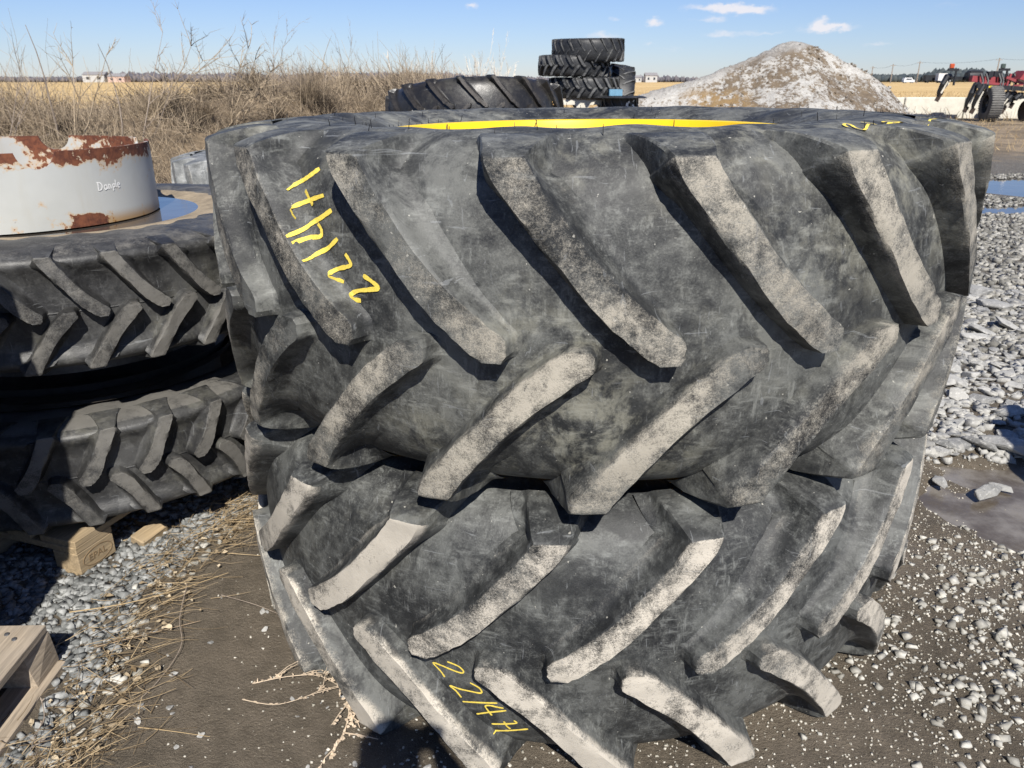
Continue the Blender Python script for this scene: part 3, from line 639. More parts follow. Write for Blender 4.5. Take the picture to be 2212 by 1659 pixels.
T_f = TyreSpec(.78, .195, 20, M_far, ks=.62, kw=1.0, lh=1.25, detail=0, wave=0)
T_f2 = TyreSpec(.78, .215, 20, M_far, ks=.62, kw=.4, lh=.3, detail=0, wave=0)
far = [(1.58, 18.0, .2, 0), (1.60, 18.0, .62, 0), (1.57, 18., 1.355, 0), (1.34, 18., 1.785, 0)]
FL = ['bottom black tyre of the far stack, under the pallet', 'second black tyre of the far stack, under the pallet', 'chevron-lugged black tyre standing on the pallet in the tall far stack', 'chevron-lugged black tyre shifted left in the tall far stack']
for i, (x, y, z, f) in enumerate(far): T_f.place('tractor_tyre', FL[i], 'tractor tyre', pose(x, y, z, 0, .0 if i < 3 else .02, .1 + .13 * i), simple=(i < 2))
T_f2.place('tractor_tyre', 'smooth-sided black tyre, topmost of the tall far stack', 'tractor tyre', pose(1.63, 18., 2.10, .03, -.012, .1))
T_f2.place('tractor_tyre', 'black tyre standing upright on edge behind the tall far stack', 'tractor tyre', Matrix.Translation((2.36, 18.75, .93)) @ Matrix.Rotation(R_(8), 4, 'Y') @ Matrix.Rotation(R_(90), 4, 'Y') @ Matrix.Scale(1.17, 4))
T_s = TyreSpec(.38, .19, 12, M_far, ks=.9, kw=.8, lh=.8, detail=0, wave=0)
for i, z in enumerate((.2, .6, 1.0)):
    o = T_s.place('tractor_tyre', ['bottom small black tyre right of the far stack', 'middle small black tyre right of the far stack', 'small black tyre with white marks beside the far stack and snow heap'][i], 'tractor tyre', pose(2.24, 17, z, 0, 0, (.4, 1.4, 0.)[i]), simple=(i == 0))
def on_s(t, z):
    r = T_s.R + .004; return Vector((r * math.sin(t), -r * math.cos(t), z)), Vector((math.sin(t), -math.cos(t), 0))
strokes('chalk_scribble', o, [[(.20, .02), (.24, .07), (.29, .04), (.26, .0)], [(.31, .06), (.35, .11), (.39, .08)], [(.62, .1), (.70, .13)], [(.60, .02), (.64, .04), (.67, -.03)], [(.70, .02), (.73, -.02)]], on_s, .022, M_wmark)
# pallet under the far stack
fp = thing('wooden_pallet', 'weathered pallet with notched side board inside the far tyre stack', 'pallet', (1.50, 18.0, .83))
for k in range(6): MB().box((0, -.5 + k * .2, .30), (1.25, .14, .025)).build('deck_board', M_wood, fp)
for yy in (-.55, 0, .55):
    MB().add([(-.62, yy - .02, .10), (-.62, yy - .02, .29), (.62, yy - .02, .29), (.62, yy - .02, .10), (.46, yy - .02, .10), (.40, yy - .02, .19), (.16, yy - .02, .19), (.10, yy - .02, .10), (-.10, yy - .02, .10), (-.16, yy - .02, .19), (-.40, yy - .02, .19), (-.46, yy - .02, .10)] + [(-.62, yy + .02, .10), (-.62, yy + .02, .29), (.62, yy + .02, .29), (.62, yy + .02, .10), (.46, yy + .02, .10), (.40, yy + .02, .19), (.16, yy + .02, .19), (.10, yy + .02, .10), (-.10, yy + .02, .10), (-.16, yy + .02, .19), (-.40, yy + .02, .19), (-.46, yy + .02, .10)],
        [tuple(range(11, -1, -1)), tuple(range(12, 24))] + [(i, (i + 1) % 12, (i + 1) % 12 + 12, i + 12) for i in range(12)]).build('stringer', M_conc, fp)
bc = thing('plastic_crate', 'small pale blue plastic crate on the short tyre stack', 'crate', (2.17, 17.3, 1.20)); bc.scale = (.75, .75, .75)
for dx in (-.17, .17): MB().box((dx, 0, .09), (.02, .3, .17)).build('crate_side', M_blue, bc)
for dy in (-.15, .15): MB().box((0, dy, .09), (.32, .02, .17)).build('crate_side', M_blue, bc)
MB().box((0, 0, .01), (.32, .28, .02)).build('crate_base', M_blue, bc)
# tyres just outside the frame whose shadows fall into it; the upright one is added
T_out = TyreSpec(.86, .235, 22, M_left, ks=.6, kw=.9, detail=0, wave=0)
OUT = (-2.17, 1.02)
for i in range(3): T_out.place('tractor_tyre', ['bottom', 'middle', 'top'][i] + ' tyre of the stack beside the photographer that shades the left pallet', 'tractor tyre', pose((-2.2, -2.14, -2.06)[i], OUT[1] + .02 * i, .42 + .52 * i, 0, 0, .3 * i), simple=True)
T_out.place('tractor_tyre', 'upright tyre added out of frame beside the rubble to throw a round shadow', 'tractor tyre', Matrix.Translation((3.12, 1.72, .84)) @ Matrix.Rotation(R_(90), 4, 'X'), simple=True)  # lone unseen tyre, added only to cast a shadow over the rubble

# ------------------------------------------------------------------ pallets
def pallet(name, label, loc, rotz, stamp=False, mat=M_wood, broken=False):
    o = thing(name, label, 'pallet', loc, rotz)     # local x across (0.8), local y along (1.2), origin at the bottom centre
    for sx in (-1, 0, 1):
        MB().box((sx * .33 + (.045 if broken and sx == 1 else 0), 0, .011), (.10, 1.2, .022), bev=.002).build('bottom_board', mat, o)
    for sx in (-1, 0, 1):
        for sy in (-1, 0, 1):
            if broken and sx == 1 and sy == 1:
                MB().add([(.30, .50, .022), (.405, .50, .022), (.405, .605, .022), (.30, .605, .022), (.335, .50, .121), (.385, .50, .121), (.40, .60, .121), (.335, .60, .121)], [(3, 2, 1, 0), (4, 5, 6, 7), (0, 1, 5, 4), (1, 2, 6, 5), (2, 3, 7, 6), (3, 0, 4, 7)]).build('block', mat, o); continue
            b = MB().box((sx * (.35 if sx else 0) , sy * .5275 if sy else 0, .061), (.10, .145, .078), bev=.003).build('block', M_woody if stamp else mat, o)
    for sy in ((-1, 0, 1) if not broken else (-1, 0)): MB().box((0, sy * .5275, .111), (.8, .145, .022), bev=.002).build('cross_board', mat, o)
    for k, (x, w_) in enumerate([(-.3275, .145), (-.17, .10), (0, .145), (.17, .10), (.3275, .145)]):
        MB().box((x, random.uniform(-.004, .004), .133), (w_, 1.2, .022), bev=.002).build('deck_board', mat, o)
    return o
e1 = Vector((.32, .948, 0)).normalized(); e2 = Vector((-e1.y, e1.x, 0)); cn = Vector((-1.375, 2.065, 0))
pc = cn + e1 * .6 + e2 * .4
pal = pallet('wooden_pallet', 'yellowish wooden pallet with burnt oval stamp under the left tyres', (pc.x, pc.y, .006), math.atan2(-e1.x, e1.y), True, M_woody)
# stamped letters in an oval on the corner block: local +x face, at y = -0.5275
def letters(txt, size):
    cu = bpy.data.curves.new('stamp_text', 'FONT'); cu.body = txt; cu.size = size; cu.align_x = 'CENTER'; cu.align_y = 'CENTER'; cu.extrude = .0006; cu.offset = 0.
    to = bpy.data.objects.new('stamp_text', cu); COL.objects.link(to); bpy.context.view_layer.update()
    me = bpy.data.meshes.new_from_object(to.evaluated_get(bpy.context.evaluated_depsgraph_get())); bpy.data.objects.remove(to); return me
me = letters('EPAL', .034); me.materials.clear(); me.materials.append(M_stamp)
so_ = obj('stamp', me, pal); so_.matrix_local = Matrix.Translation((.4006, -.525, .060)) @ Matrix.Rotation(R_(90), 4, 'Z') @ Matrix.Rotation(R_(90), 4, 'X')
ring = [(.4006, -.525 + .058 * math.cos(t), .060 + .029 * math.sin(t)) for t in np.linspace(0, 2 * math.pi, 41)]
MB().tube(ring, .0012, 5, False).build('stamp_ring', M_stamp, pal)
near = pallet('wooden_pallet', 'broken grey weathered pallet in the lower left corner', (-1.62, 1.06, .012), .03, broken=True)
for k in range(5):
    x, y = [(.32, .56), (.35, .54), (.30, .49), (-.32, .56), (-.33, .52)][k]
    o = MB().lathe([(0, .004), (.006, .003), (.007, 0)], 10).build('nail_head', M_steel, near); o.location = (x, y, .144)
for k, (x, y) in enumerate([(.28, .52), (.30, .45), (.27, .42)]):
    bm = bmesh.new(); bmesh.ops.create_icosphere(bm, subdivisions=1, radius=.011)
    for v in bm.verts: v.co += Vector((random.uniform(-.003, .003), random.uniform(-.003, .003), random.uniform(-.004, .001)))
    me = bpy.data.meshes.new('pebble'); bm.to_mesh(me); bm.free(); me.materials.append(M_white)
    o = obj('pebble', me); o.location = (-1.62 + x, 1.06 + y, .012 + .152); tag(o, ['tiny pale pebble on the broken pallet plank, nearest its far end', 'tiny pale pebble on the broken pallet plank, furthest right', 'tiny pale pebble on the broken pallet plank, nearest the viewer'][k], 'pebble', 'pebbles on the broken pallet')
oc = MB().box((0, 0, .012), (.06, .11, .06), bev=.004).build('wood_offcut', M_woody); oc.location = pt(-1.262, 2.30); oc.rotation_euler = (.1, .25, -.4); tag(oc, 'short yellowish wood offcut half buried beside the stamped pallet', 'wood block')

# ------------------------------------------------------------------ loose stones
ICO = None
def ico():
    bm = bmesh.new(); bmesh.ops.create_icosphere(bm, subdivisions=1, radius=1); V = np.array([v.co for v in bm.verts]); F = np.array([[v.index for v in f.verts] for f in bm.faces]); bm.free(); return V, F
IV, IF = ico()
KV = np.array([(x, y, z) for z in (-.75, .75) for y in (-.75, .75) for x in (-.75, .75)], float); KF = np.array([(0, 2, 3), (0, 3, 1), (4, 5, 7), (4, 7, 6), (0, 1, 5), (0, 5, 4), (2, 6, 7), (2, 7, 3), (0, 4, 6), (0, 6, 2), (1, 3, 7), (1, 7, 5)])
_io = (IV, IF)
def pebbles(name, label, X, Y, Sz, mat, flatness=.6, dz=.0, Zfn=gh):
    IV, IF = KV, KF; n = len(X); Z = Zfn(X, Y); nv = len(IV)
    sc = np.stack([Sz * rng.uniform(.75, 1.3, n), Sz * rng.uniform(.6, 1.1, n), Sz * flatness * rng.uniform(.6, 1.2, n)], 1)
    P = (IV[None] + rng.uniform(-.42, .42, (n, nv, 3))) * sc[:, None, :]
    tl = rng.normal(0, .5, (n, 2)); ca, sa = np.cos(tl[:, 0])[:, None], np.sin(tl[:, 0])[:, None]
    y, z = P[..., 1] * ca - P[..., 2] * sa, P[..., 1] * sa + P[..., 2] * ca; P = np.stack([P[..., 0], y, z], -1)
    a = rng.uniform(0, 6.28, n); c, s = np.cos(a)[:, None], np.sin(a)[:, None]
    P = np.stack([P[..., 0] * c - P[..., 1] * s, P[..., 0] * s + P[..., 1] * c, P[..., 2]], -1) + np.stack([X, Y, Z + sc[:, 2] * (.35 + dz)], 1)[:, None, :]
    F = (IF[None] + (np.arange(n) * nv)[:, None, None]).reshape(-1, 3)
    return tag(obj(name, make_mesh(name, P.reshape(-1, 3), F, mat)), label, kind='stuff')
# grey crushed stone along the left pallet
n = 20000; X = rng.uniform(-1.9, -.85, n); Y = rng.uniform(1.15, 3.6, n); d = (-1.11 + .27 * np.maximum(0, Y - 2.05) - X) + .10 * fbm(X, Y, 3, 3)
keep = (d > 0) & ((Y > 1.66) | (X > -1.2)) & (rng.random(n) < np.where(Y < 1.62, .5, 1.)); X, Y = X[keep], Y[keep]
pebbles('crushed_stone', 'bed of grey crushed stone along the pallet edge', X, Y, .0045 + .0125 * rng.random(len(X)) ** 1.6, M_gravel, .7)
n = 900; X = rng.uniform(-1.35, -.85, n); Y = rng.uniform(1.2, 3.0, n); d = (-1.11 + .27 * np.maximum(0, Y - 2.05) - X) + .10 * fbm(X, Y, 3, 3); keep = np.abs(d + .02) < .055; X, Y = X[keep], Y[keep]
pebbles('pale_pebbles', 'pale pebbles along the edge of the crushed stone', X, Y, rng.uniform(.006, .017, len(X)), M_white, .5)
# white pebbles on the mud at right
n = 14000; X = rng.uniform(.35, 2.9, n); Y = rng.uniform(1.15, 2.7, n)
dens = sstep(X - .45 + .9 * (Y - 1.4), .15, .95) * sstep(2.9 - Y - .25 * (X - 1), .15, .7) * (0.25 + .9 * sstep(fbm(X, Y, 1.7, 3), -.15, .35)); keep = rng.random(n) < dens * .8; X, Y = X[keep], Y[keep]
pebbles('white_pebbles', 'white pebbles scattered over the mud right of the tyres', X, Y, .003 + .013 * rng.random(len(X)) ** 3.2, M_white, .65)
M_grit = material('pale_grit', stonefn((.28, .26, .21), (.62, .58, .50), 0, .1))
n = 26000; X = rng.uniform(-1.15, 2.9, n); Y = rng.uniform(1.1, 3.0, n); keep = rng.random(n) < .8 * sstep(X + 1.5, .3, 2.4); X, Y = X[keep], Y[keep]
pebbles('mud_grit', 'fine pale grit in the mud', X, Y, rng.uniform(.0012, .0042, len(X)), M_grit, .8)
# mid gravel sheet
n = 15000; t = rng.random(n) ** .75; Y = 4.2 + 9.5 * t; X = 1.9 + (Y - 2.8) * rng.uniform(.25, .86, n)
m = np.minimum.reduce([pud_in(X, Y, P) for P in PUD[1:]]) > 1.1; X, Y = X[m], Y[m]
pebbles('yard_gravel', 'grey limestone gravel covering the yard at right', X, Y, rng.uniform(.010, .034, len(X)), M_midg, .65)
# limestone rubble: individual chunks
def chunk(seed):
    r = random.Random(seed); bm = bmesh.new(); fl = r.uniform(.26, .5); el_ = r.uniform(.6, .95)
    for k in range(22):
        v = Vector((r.gauss(0, 1), r.gauss(0, 1), r.gauss(0, 1))).normalized() * r.uniform(.8, 1.05); bm.verts.new((v.x, v.y * el_, max(-.55, min(.6, v.z)) * fl))
    bmesh.ops.convex_hull(bm, input=bm.verts[:]); loose = [v for v in bm.verts if not v.link_faces]; bmesh.ops.delete(bm, geom=loose, context='VERTS')
    bmesh.ops.bevel(bm, geom=bm.edges[:], offset=.035, segments=1, affect='EDGES')
    me = bpy.data.meshes.new('rock'); bm.to_mesh(me); bm.free(); me.materials.append(M_rock); return me
CH = [chunk(40 + i) for i in range(12)]
placed = []
tries = 0
while len(placed) < 270 and tries < 9000:
    tries += 1
    t = random.random(); y = 2.98 + 2.75 * t ** 1.1; x = 1.72 + (y - 2.85) * .45 + random.uniform(0, 1.) ** 1. * (.45 + .62 * (y - 2.6))
    s_ = random.choice([.04, .055, .075, .10, .13]) * random.uniform(.8, 1.2)
    if any((x - a) ** 2 + (y - b) ** 2 < (.62 * (s_ + c)) ** 2 for a, b, c in placed): continue
    placed.append((x, y, s_))
for k, (x, y, s_) in enumerate(placed):
    o = obj('rock', CH[k % 12]); o.location = pt(x, y, s_ * .16); o.rotation_euler = (random.gauss(0, .22), random.gauss(0, .22), random.uniform(0, 6.3)); o.scale = (s_ * random.uniform(.9, 1.25), s_, s_ * random.uniform(.8, 1.2))
    tag(o, 'broken pale limestone chunk in the rubble right of the tyres', 'rock', 'limestone rubble beside the stacked tyres')
n = 2600; Y = 2.95 + 2.9 * rng.random(n); X = 1.72 + (Y - 2.85) * .45 + rng.random(n) * (.45 + .65 * (Y - 2.6))
pebbles('rubble_chips', 'small limestone chips between the rubble chunks', X, Y, rng.uniform(.010, .03, n), M_rock, .55)
for k, (x, y, s_, lb) in enumerate([(1.875, 2.665, .070, 'pale limestone slab lying alone in the grey puddle'), (1.73, 2.76, .05, 'small pale stone in the puddle left of the lone slab'), (1.965, 2.72, .045, 'small pale stone in the puddle behind the lone slab')]):
    o = obj('rock', CH[(k * 5 + 2) % 12]); o.location = pt(x, y, s_ * .25 + .02); o.rotation_euler = (.1, -.05, .5 + k); o.scale = (s_ * 1.35, s_ * .8, s_); tag(o, lb, 'rock')
# scattered single stones on the left mud
for k in range(46):
    x = random.uniform(-1.1, -.15); y = random.uniform(1.32, 2.0)
    if x < -1.05: continue
    s_ = random.choice([.005, .006, .008, .011, .014]); o = obj('stone', CH[k % 12]); o.location = pt(x, y, s_ * .2); o.rotation_euler = (random.gauss(0, .3), random.gauss(0, .3), random.uniform(0, 6)); o.scale = (s_ * 1.2, s_, s_)
    tag(o, 'small pale stone scattered on the bare mud left of the tyres', 'stone', 'stones scattered on the left mud')
for k, (x, y) in enumerate([(-.345, 1.34), (-.30, 1.35), (-.37, 1.36), (-.26, 1.36), (-.20, 1.345), (-.12, 1.33), (.0, 1.30), (.03, 1.31)]):
    s_ = [.012, .007, .009, .006, .014, .010, .013, .012][k]; o = obj('stone', CH[(k + 3) % 12]); o.location = pt(x, y, s_ * .2); o.rotation_euler = (0, 0, k); o.scale = (s_ * 1.2, s_, s_)
    tag(o, 'small pale stone on the mud in the shadow of the photographer', 'stone', 'stones in the photographer shadow')

# ------------------------------------------------------------------ straw, twigs
def stems(name, label, base, tip, wid, mat, bend, seg=3):
    """thin three-sided stems from base to tip (arrays n,3)"""
    n = len(base); d = tip - base; L = np.linalg.norm(d, axis=1, keepdims=True); dn = d / L
    ref = np.where(np.abs(dn[:, 2:3]) > .8, np.array([[1., 0, 0]]), np.array([[0, 0, 1.]])); u = np.cross(dn, ref); u /= np.linalg.norm(u, axis=1, keepdims=True); v = np.cross(dn, u)
    V = []
    for k in range(seg + 1):
        t = k / seg; c = base + d * t + (bend * 4 * t * (1 - t)); ww = wid[:, None] * (1 - .6 * t)
        for a in (0, 2.094, 4.189): V.append(c + (u * math.cos(a) + v * math.sin(a)) * ww)
    V = np.stack(V, 1); m = (seg + 1) * 3; F = []
    for k in range(seg):
        for j in range(3): F.append((k * 3 + j, k * 3 + (j + 1) % 3, (k + 1) * 3 + (j + 1) % 3, (k + 1) * 3 + j))
    F = np.array(F)[None] + (np.arange(n) * m)[:, None, None]
    return tag(obj(name, make_mesh(name, V.reshape(-1, 3), F.reshape(-1, 4), mat)), label, kind='stuff')
n = 1700; Y = rng.uniform(1.25, 2.75, n); X = -1.10 + .27 * np.maximum(0, Y - 2.05) + rng.normal(.0, .075, n) + .05 * fbm(Y * 2, Y, 2, 2)
keep = rng.random(n) < (.25 + .9 * sstep(fbm(X, Y, 3.2, 3), -.12, .3)); X, Y = X[keep], Y[keep]; n = len(X)
B = np.stack([X, Y, gh(X, Y) + rng.uniform(.004, .035, n)], 1); a = rng.normal(.7, .8, n); L = rng.uniform(.03, .16, n)
Tp = B + np.stack([np.cos(a) * L, np.sin(a) * L, rng.normal(.0, .018, n)], 1); Tp[:, 2] = np.maximum(Tp[:, 2], gh(Tp[:, 0], Tp[:, 1]) + .003)
stems('straw_litter', 'dry straw and weed litter along the stone bed edge', B, Tp, rng.uniform(.0006, .0016, n), M_litter, rng.normal(0, .005, (n, 3)))
# crumpled dead leaves and husks in the litter
V = []; F = []
for k in range(120):
    y = random.uniform(1.3, 2.7); x = -1.10 + .27 * max(0, y - 2.05) + random.gauss(.01, .07); p = pt(x, y, .012); L = random.uniform(.010, .028); a = random.uniform(0, 6.3); b = len(V)
    for i in range(4):
        t = i / 3; w_ = L * .32 * math.sin(math.pi * (.12 + .8 * t))
        for s_ in (-1, 0, 1): V.append(p + Vector((math.cos(a) * L * (t - .5) - math.sin(a) * w_ * s_, math.sin(a) * L * (t - .5) + math.cos(a) * w_ * s_, abs(s_) * w_ * .5 + random.uniform(0, .008))))
    for i in range(3):
        for j in range(2): F.append((b + i * 3 + j, b + i * 3 + j + 1, b + i * 3 + j + 4, b + i * 3 + j + 3))
tag(obj('dead_leaves', make_mesh('dead_leaves', V, F, material('husk', strawfn((.16, .115, .065), (.50, .42, .30))))), 'curled dead leaves and husks in the straw litter', kind='stuff')
def twig(mb, p, d, L, r, depth, kids, spread, droop=0., rr=random):
    pts = [p]; q = p.copy(); dd = d.normalized(); ns = 5
    for i in range(ns):
        dd = (dd + Vector((rr.gauss(0, .09), rr.gauss(0, .09), rr.gauss(0, .07) - droop))).normalized(); q = q + dd * (L / ns); pts.append(q.copy())
    mb.tube(pts, [r * (1 - .75 * i / ns) for i in range(ns + 1)], 4, False)
    if depth > 0:
        for k in range(kids):
            i = rr.randint(1, ns); side = Vector((rr.gauss(0, 1), rr.gauss(0, 1), rr.gauss(0, .6))).normalized()
            twig(mb, pts[i], dd * 1. + side * spread, L * rr.uniform(.16, .42), r * .5, depth - 1, kids, spread, droop, rr)
def ground_twig(pts, rad, label, mat=M_twig, nubs=0, side=0):
    mb = MB(); P = [pt(x, y, .006 + h) for x, y, h in pts]; Q = [Vector(v) for v in catmull(P, 5)]; mb.tube(Q, [rad * (1 - .6 * i / len(Q)) for i in range(len(Q))], 5)
    for k in range(nubs):
        p = random.choice(Q); d = Vector((random.gauss(0, 1), random.gauss(0, 1), abs(random.gauss(.3, .4)))).normalized(); mb.tube([p, p + d * .006, p + d * .012], [rad * .8, rad * 1.5, rad * .5], 4)
    for k in range(side):
        i = random.randint(2, len(Q) - 2); d = (Q[i] - Q[i - 1]).normalized() + Vector((random.gauss(0, .6), random.gauss(0, .6), .15)); p = Q[i]; e = p + d.normalized() * random.uniform(.03, .10); e.z = max(e.z, float(gh(e.x, e.y)) + .004)
        mb.tube([p, (p + e) / 2 + Vector((random.gauss(0, .005), random.gauss(0, .005), .006)), e], [rad * .7, rad * .55, rad * .3], 4)
        for _ in range(nubs // max(1, side)):
            t = random.random(); pp = p.lerp(e, t); dd = Vector((random.gauss(0, 1), random.gauss(0, 1), .3)).normalized(); mb.tube([pp, pp + dd * .005, pp + dd * .01], [rad * .6, rad * 1.3, rad * .4], 4)
    o = mb.build('dead_weed_stalk' if nubs else 'dry_twig', mat); return tag(o, label, 'dry stalk' if nubs else 'twig')
M_paleseed = flat('pale_dry_stalk', (.50, .40, .29), .9, var=.25)
ground_twig([(-.56, 1.80, .0), (-.535, 1.72, .02), (-.47, 1.63, .03), (-.42, 1.55, .02), (-.41, 1.46, .01), (-.43, 1.38, 0)], .0026, 'pale branched dead weed stalk lying against the lower front tyre', M_paleseed, 70, 13)
ground_twig([(-.69, 1.615, .0), (-.60, 1.628, .012), (-.52, 1.63, .014), (-.46, 1.60, .01)], .0016, 'thin seed-headed weed stem pointing left from the branched stalk', M_paleseed, 24, 5)
ground_twig([(-.70, 1.56, .0), (-.61, 1.535, .006), (-.54, 1.555, .01), (-.49, 1.59, .012)], .0014, 'curved thin weed stem below the branched stalk', M_paleseed, 14, 3)
ground_twig([(-1.02, 2.02, .02), (-.98, 1.86, .015), (-.93, 1.74, .01), (-.95, 1.60, .004), (-1.0, 1.50, 0)], .0014, 'long thin dark stem bent across the bare mud', M_twigd)
ground_twig([(-1.16, 1.72, .02), (-1.03, 1.80, .014), (-.92, 1.86, .008)], .0016, 'thin twig lying across the straw litter', M_twig)
ground_twig([(-.93, 1.47, .0), (-.84, 1.455, .003), (-.74, 1.44, .0)], .0012, 'short straw-coloured twig on the bare mud', M_straw)
ground_twig([(-1.30, 1.86, .03), (-1.15, 1.90, .03), (-1.02, 2.0, .02), (-.92, 2.10, .01)], .0018, 'long pale stem lying over the crushed stone', M_straw)
ground_twig([(-.90, 1.98, .01), (-.78, 1.94, .004), (-.67, 1.885, .0)], .0013, 'dark straight twig pointing at the lower front tyre', M_twigd)
ground_twig([(-1.19, 1.52, .02), (-1.15, 1.46, .03), (-1.14, 1.40, .02), (-1.10, 1.35, .0)], .0014, 'crooked dark weed stem beside the broken pallet', M_twigd, 6, 6)

# weed bank ---------------------------------------------------------------
def bank(n, mat, name, label, hmin, hmax, wmin, wmax, lean, ymax=34, dark=None, light=None):
    X = rng.uniform(-15, 1.2, n * 3); Y = 4.6 + (ymax - 4.6) * rng.random(n * 3) ** 1.8; bd = berm_d(X, Y)
    k = (bd < 3.5) & (rng.random(n * 3) < (1.2 - bd / 4.)) & (np.abs(X) < .78 * Y + 2.)
    if light is not None: k &= fbm(X, Y, .8, 3) < light + .1 * rng.random(len(X))
    if dark is not None: k &= fbm(X, Y, .8, 3) > dark
    X, Y = X[k][:n], Y[k][:n]; n = len(X); a = rng.normal(2.6, 1.1, n); L = rng.uniform(hmin, hmax, n) * (.6 + .7 * sstep(fbm(X, Y, .6, 3), -.4, .4)); t = np.abs(rng.normal(lean, .42, n)).clip(0, 1.5)
    B = np.stack([X, Y, gh(X, Y) - .02], 1); Tp = B + np.stack([np.sin(t) * np.cos(a) * L, np.sin(t) * np.sin(a) * L, np.cos(t) * L], 1); bend = rng.normal(0, .06, (n, 3)) * L[:, None]; bend[:, 2] += .05 * L
    sc = np.clip(Y / 8, .8, 3)
    return stems(name, label, B, Tp, rng.uniform(wmin, wmax, n) * sc, mat, bend)
bank(70000, M_weed, 'dry_weeds', 'thick bank of dry tan weeds behind the left tyres', .12, .5, .0014, .0034, .85, light=.02)
bank(40000, M_weedd, 'dark_dry_weeds', 'patches of dark dead brush on the weed bank', .12, .45, .002, .004, .85, dark=.04)
bank(6000, M_weed, 'fallen_weed_stems', 'long pale fallen stems tangled over the weed bank', .4, .9, .0022, .0042, 1.35, ymax=20)
bank(1400, M_weed, 'tall_dry_weeds', 'sparse taller weed stems above the weed bank', .5, 1.0, .0018, .003, .5)
n = 9000; X = rng.uniform(8, 40, n); Y = rng.uniform(34.5, 44, n); B = np.stack([X, Y, gh(X, Y)], 1); L = rng.uniform(.15, .5, n); Tp = B + np.stack([rng.normal(0, .25, n) * L * 2, rng.normal(0, .25, n) * L, L], 1)
stems('field_edge_weeds', 'dry weeds along the field edge beyond the concrete wall', B, Tp, rng.uniform(.008, .02, n), M_weed, rng.normal(0, .03, (n, 3)), 2)
n = 9000; X = rng.uniform(-30, 75, n); Y = 46 + 60 * rng.random(n) ** 1.6; B = np.stack([X, Y, np.full(n, .05)], 1); L = rng.uniform(.15, .4, n); Tp = B + np.stack([rng.normal(0, .12, n), rng.normal(0, .1, n), L], 1)
stems('corn_stubble', 'cut corn stubble in the yellow field', B, Tp, rng.uniform(.012, .03, n), M_straw, rng.normal(0, .02, (n, 3)), 2)
n = 2500; X = rng.uniform(9, 34, n); Y = rng.uniform(18, 33, n); k = X > Y * .42; X, Y = X[k], Y[k]; n = len(X); B = np.stack([X, Y, gh(X, Y)], 1); L = rng.uniform(.04, .22, n); Tp = B + np.stack([rng.normal(0, .1, n), rng.normal(0, .1, n), L], 1)
stems('yard_grass', 'short dry grass on the dirt in front of the red implement', B, Tp, rng.uniform(.004, .01, n), M_straw, rng.normal(0, .02, (n, 3)), 2)

def clump(seed, mat, n, arch):
    r = np.random.default_rng(seed); a = r.uniform(0, 6.283, n); sp = np.abs(r.normal(.55, .35, n)); L = r.uniform(.35, 1., n)
    B = np.stack([r.normal(0, .10, n), r.normal(0, .10, n), np.full(n, -.06)], 1); Tp = B + np.stack([np.cos(a) * np.sin(sp) * L + .18 * L, np.sin(a) * np.sin(sp) * L, np.cos(sp) * L - arch * L * sp], 1)
    bend = r.normal(0, .05, (n, 3)) * L[:, None]; bend[:, 2] += arch * .8 * L
    o = stems('dead_bush', '', B, Tp, r.uniform(.0022, .0042, n), mat, bend, 5); me = o.data; bpy.data.objects.remove(o); return me
CLM = [clump(90 + i, (M_weed, M_weedd, M_weed, M_twigd)[i % 4], (260, 320, 200, 160)[i % 4], (.25, .35, .45, .15)[i % 4]) for i in range(8)]
cr = random.Random(5); cpts = []
P_ = [(-9, 7.2), (-6.2, 7.2), (-4.4, 8.2), (-3.1, 10.2), (-2.5, 12.5), (-2.1, 16)]
for k in range(64):
    i = cr.randrange(len(P_) - 1); t = cr.random(); (ax0, ay0), (bx0, by0) = P_[i], P_[i + 1]; x = ax0 + (bx0 - ax0) * t + cr.gauss(0, .75); y = ay0 + (by0 - ay0) * t + cr.gauss(-.3, .8)
    if y < 4.9: continue
    o = obj('dead_bush', CLM[cr.randrange(8)]); o.location = pt(x, y, 0); sc_ = cr.uniform(.28, .5) * (1 if y < 9 else 1.3); o.scale = (sc_ * 1.15, sc_ * 1.15, sc_ * cr.uniform(.55, .95)); o.rotation_euler = (0, 0, cr.gauss(0, .7))
    tag(o, 'tangled arching clump of dead weeds on the bank behind the left tyres', 'dead bush', 'dead weed clumps on the bank')

def camp(xd, yd, Yw):
    u = (xd - 1106) / 1664; v = (yd - 829.5) / 1664; c, s = math.cos(R_(21.5)), math.sin(R_(21.5)); d = Vector((u, c - v * s, -(s + v * c))); return Vector((0, 0, 1.5)) + d * (Yw / d.y)
def shrub(name, label, cat, base, top, r, depth, kids, spread, mat, seed, stemsn=1, group=None, droop=0.):
    rr = random.Random(seed); mb = MB(); b = pt(base[0], base[1], -.05); d = Vector(top) - b
    for k in range(stemsn):
        dd = d + (Vector((rr.gauss(0, .22), rr.gauss(0, .15), 0)) * d.length if k else Vector()); twig(mb, b + Vector((rr.gauss(0, .05), rr.gauss(0, .05), 0)) * (k > 0), dd, dd.length * (1 if k == 0 else rr.uniform(.6, .95)), r, depth, kids, spread, droop, rr)
    return tag(mb.build(name, mat), label, cat, group)
def gxy(xd, Yw): p = camp(xd, 300, Yw); return (p.x, Yw)
shrub('dry_stalk', 'tall bare stalk leaning left above the weed bank at far left', 'dry stalk', gxy(128, 7.5), camp(84, 52, 7.5), .010, 0, 0, 0, M_twigd, 1)
shrub('dry_stalk', 'straight upright bare stalk above the weed bank left of the branching shrub', 'dry stalk', gxy(262, 7.8), camp(257, 92, 7.8), .009, 0, 0, 0, M_twigd, 2)
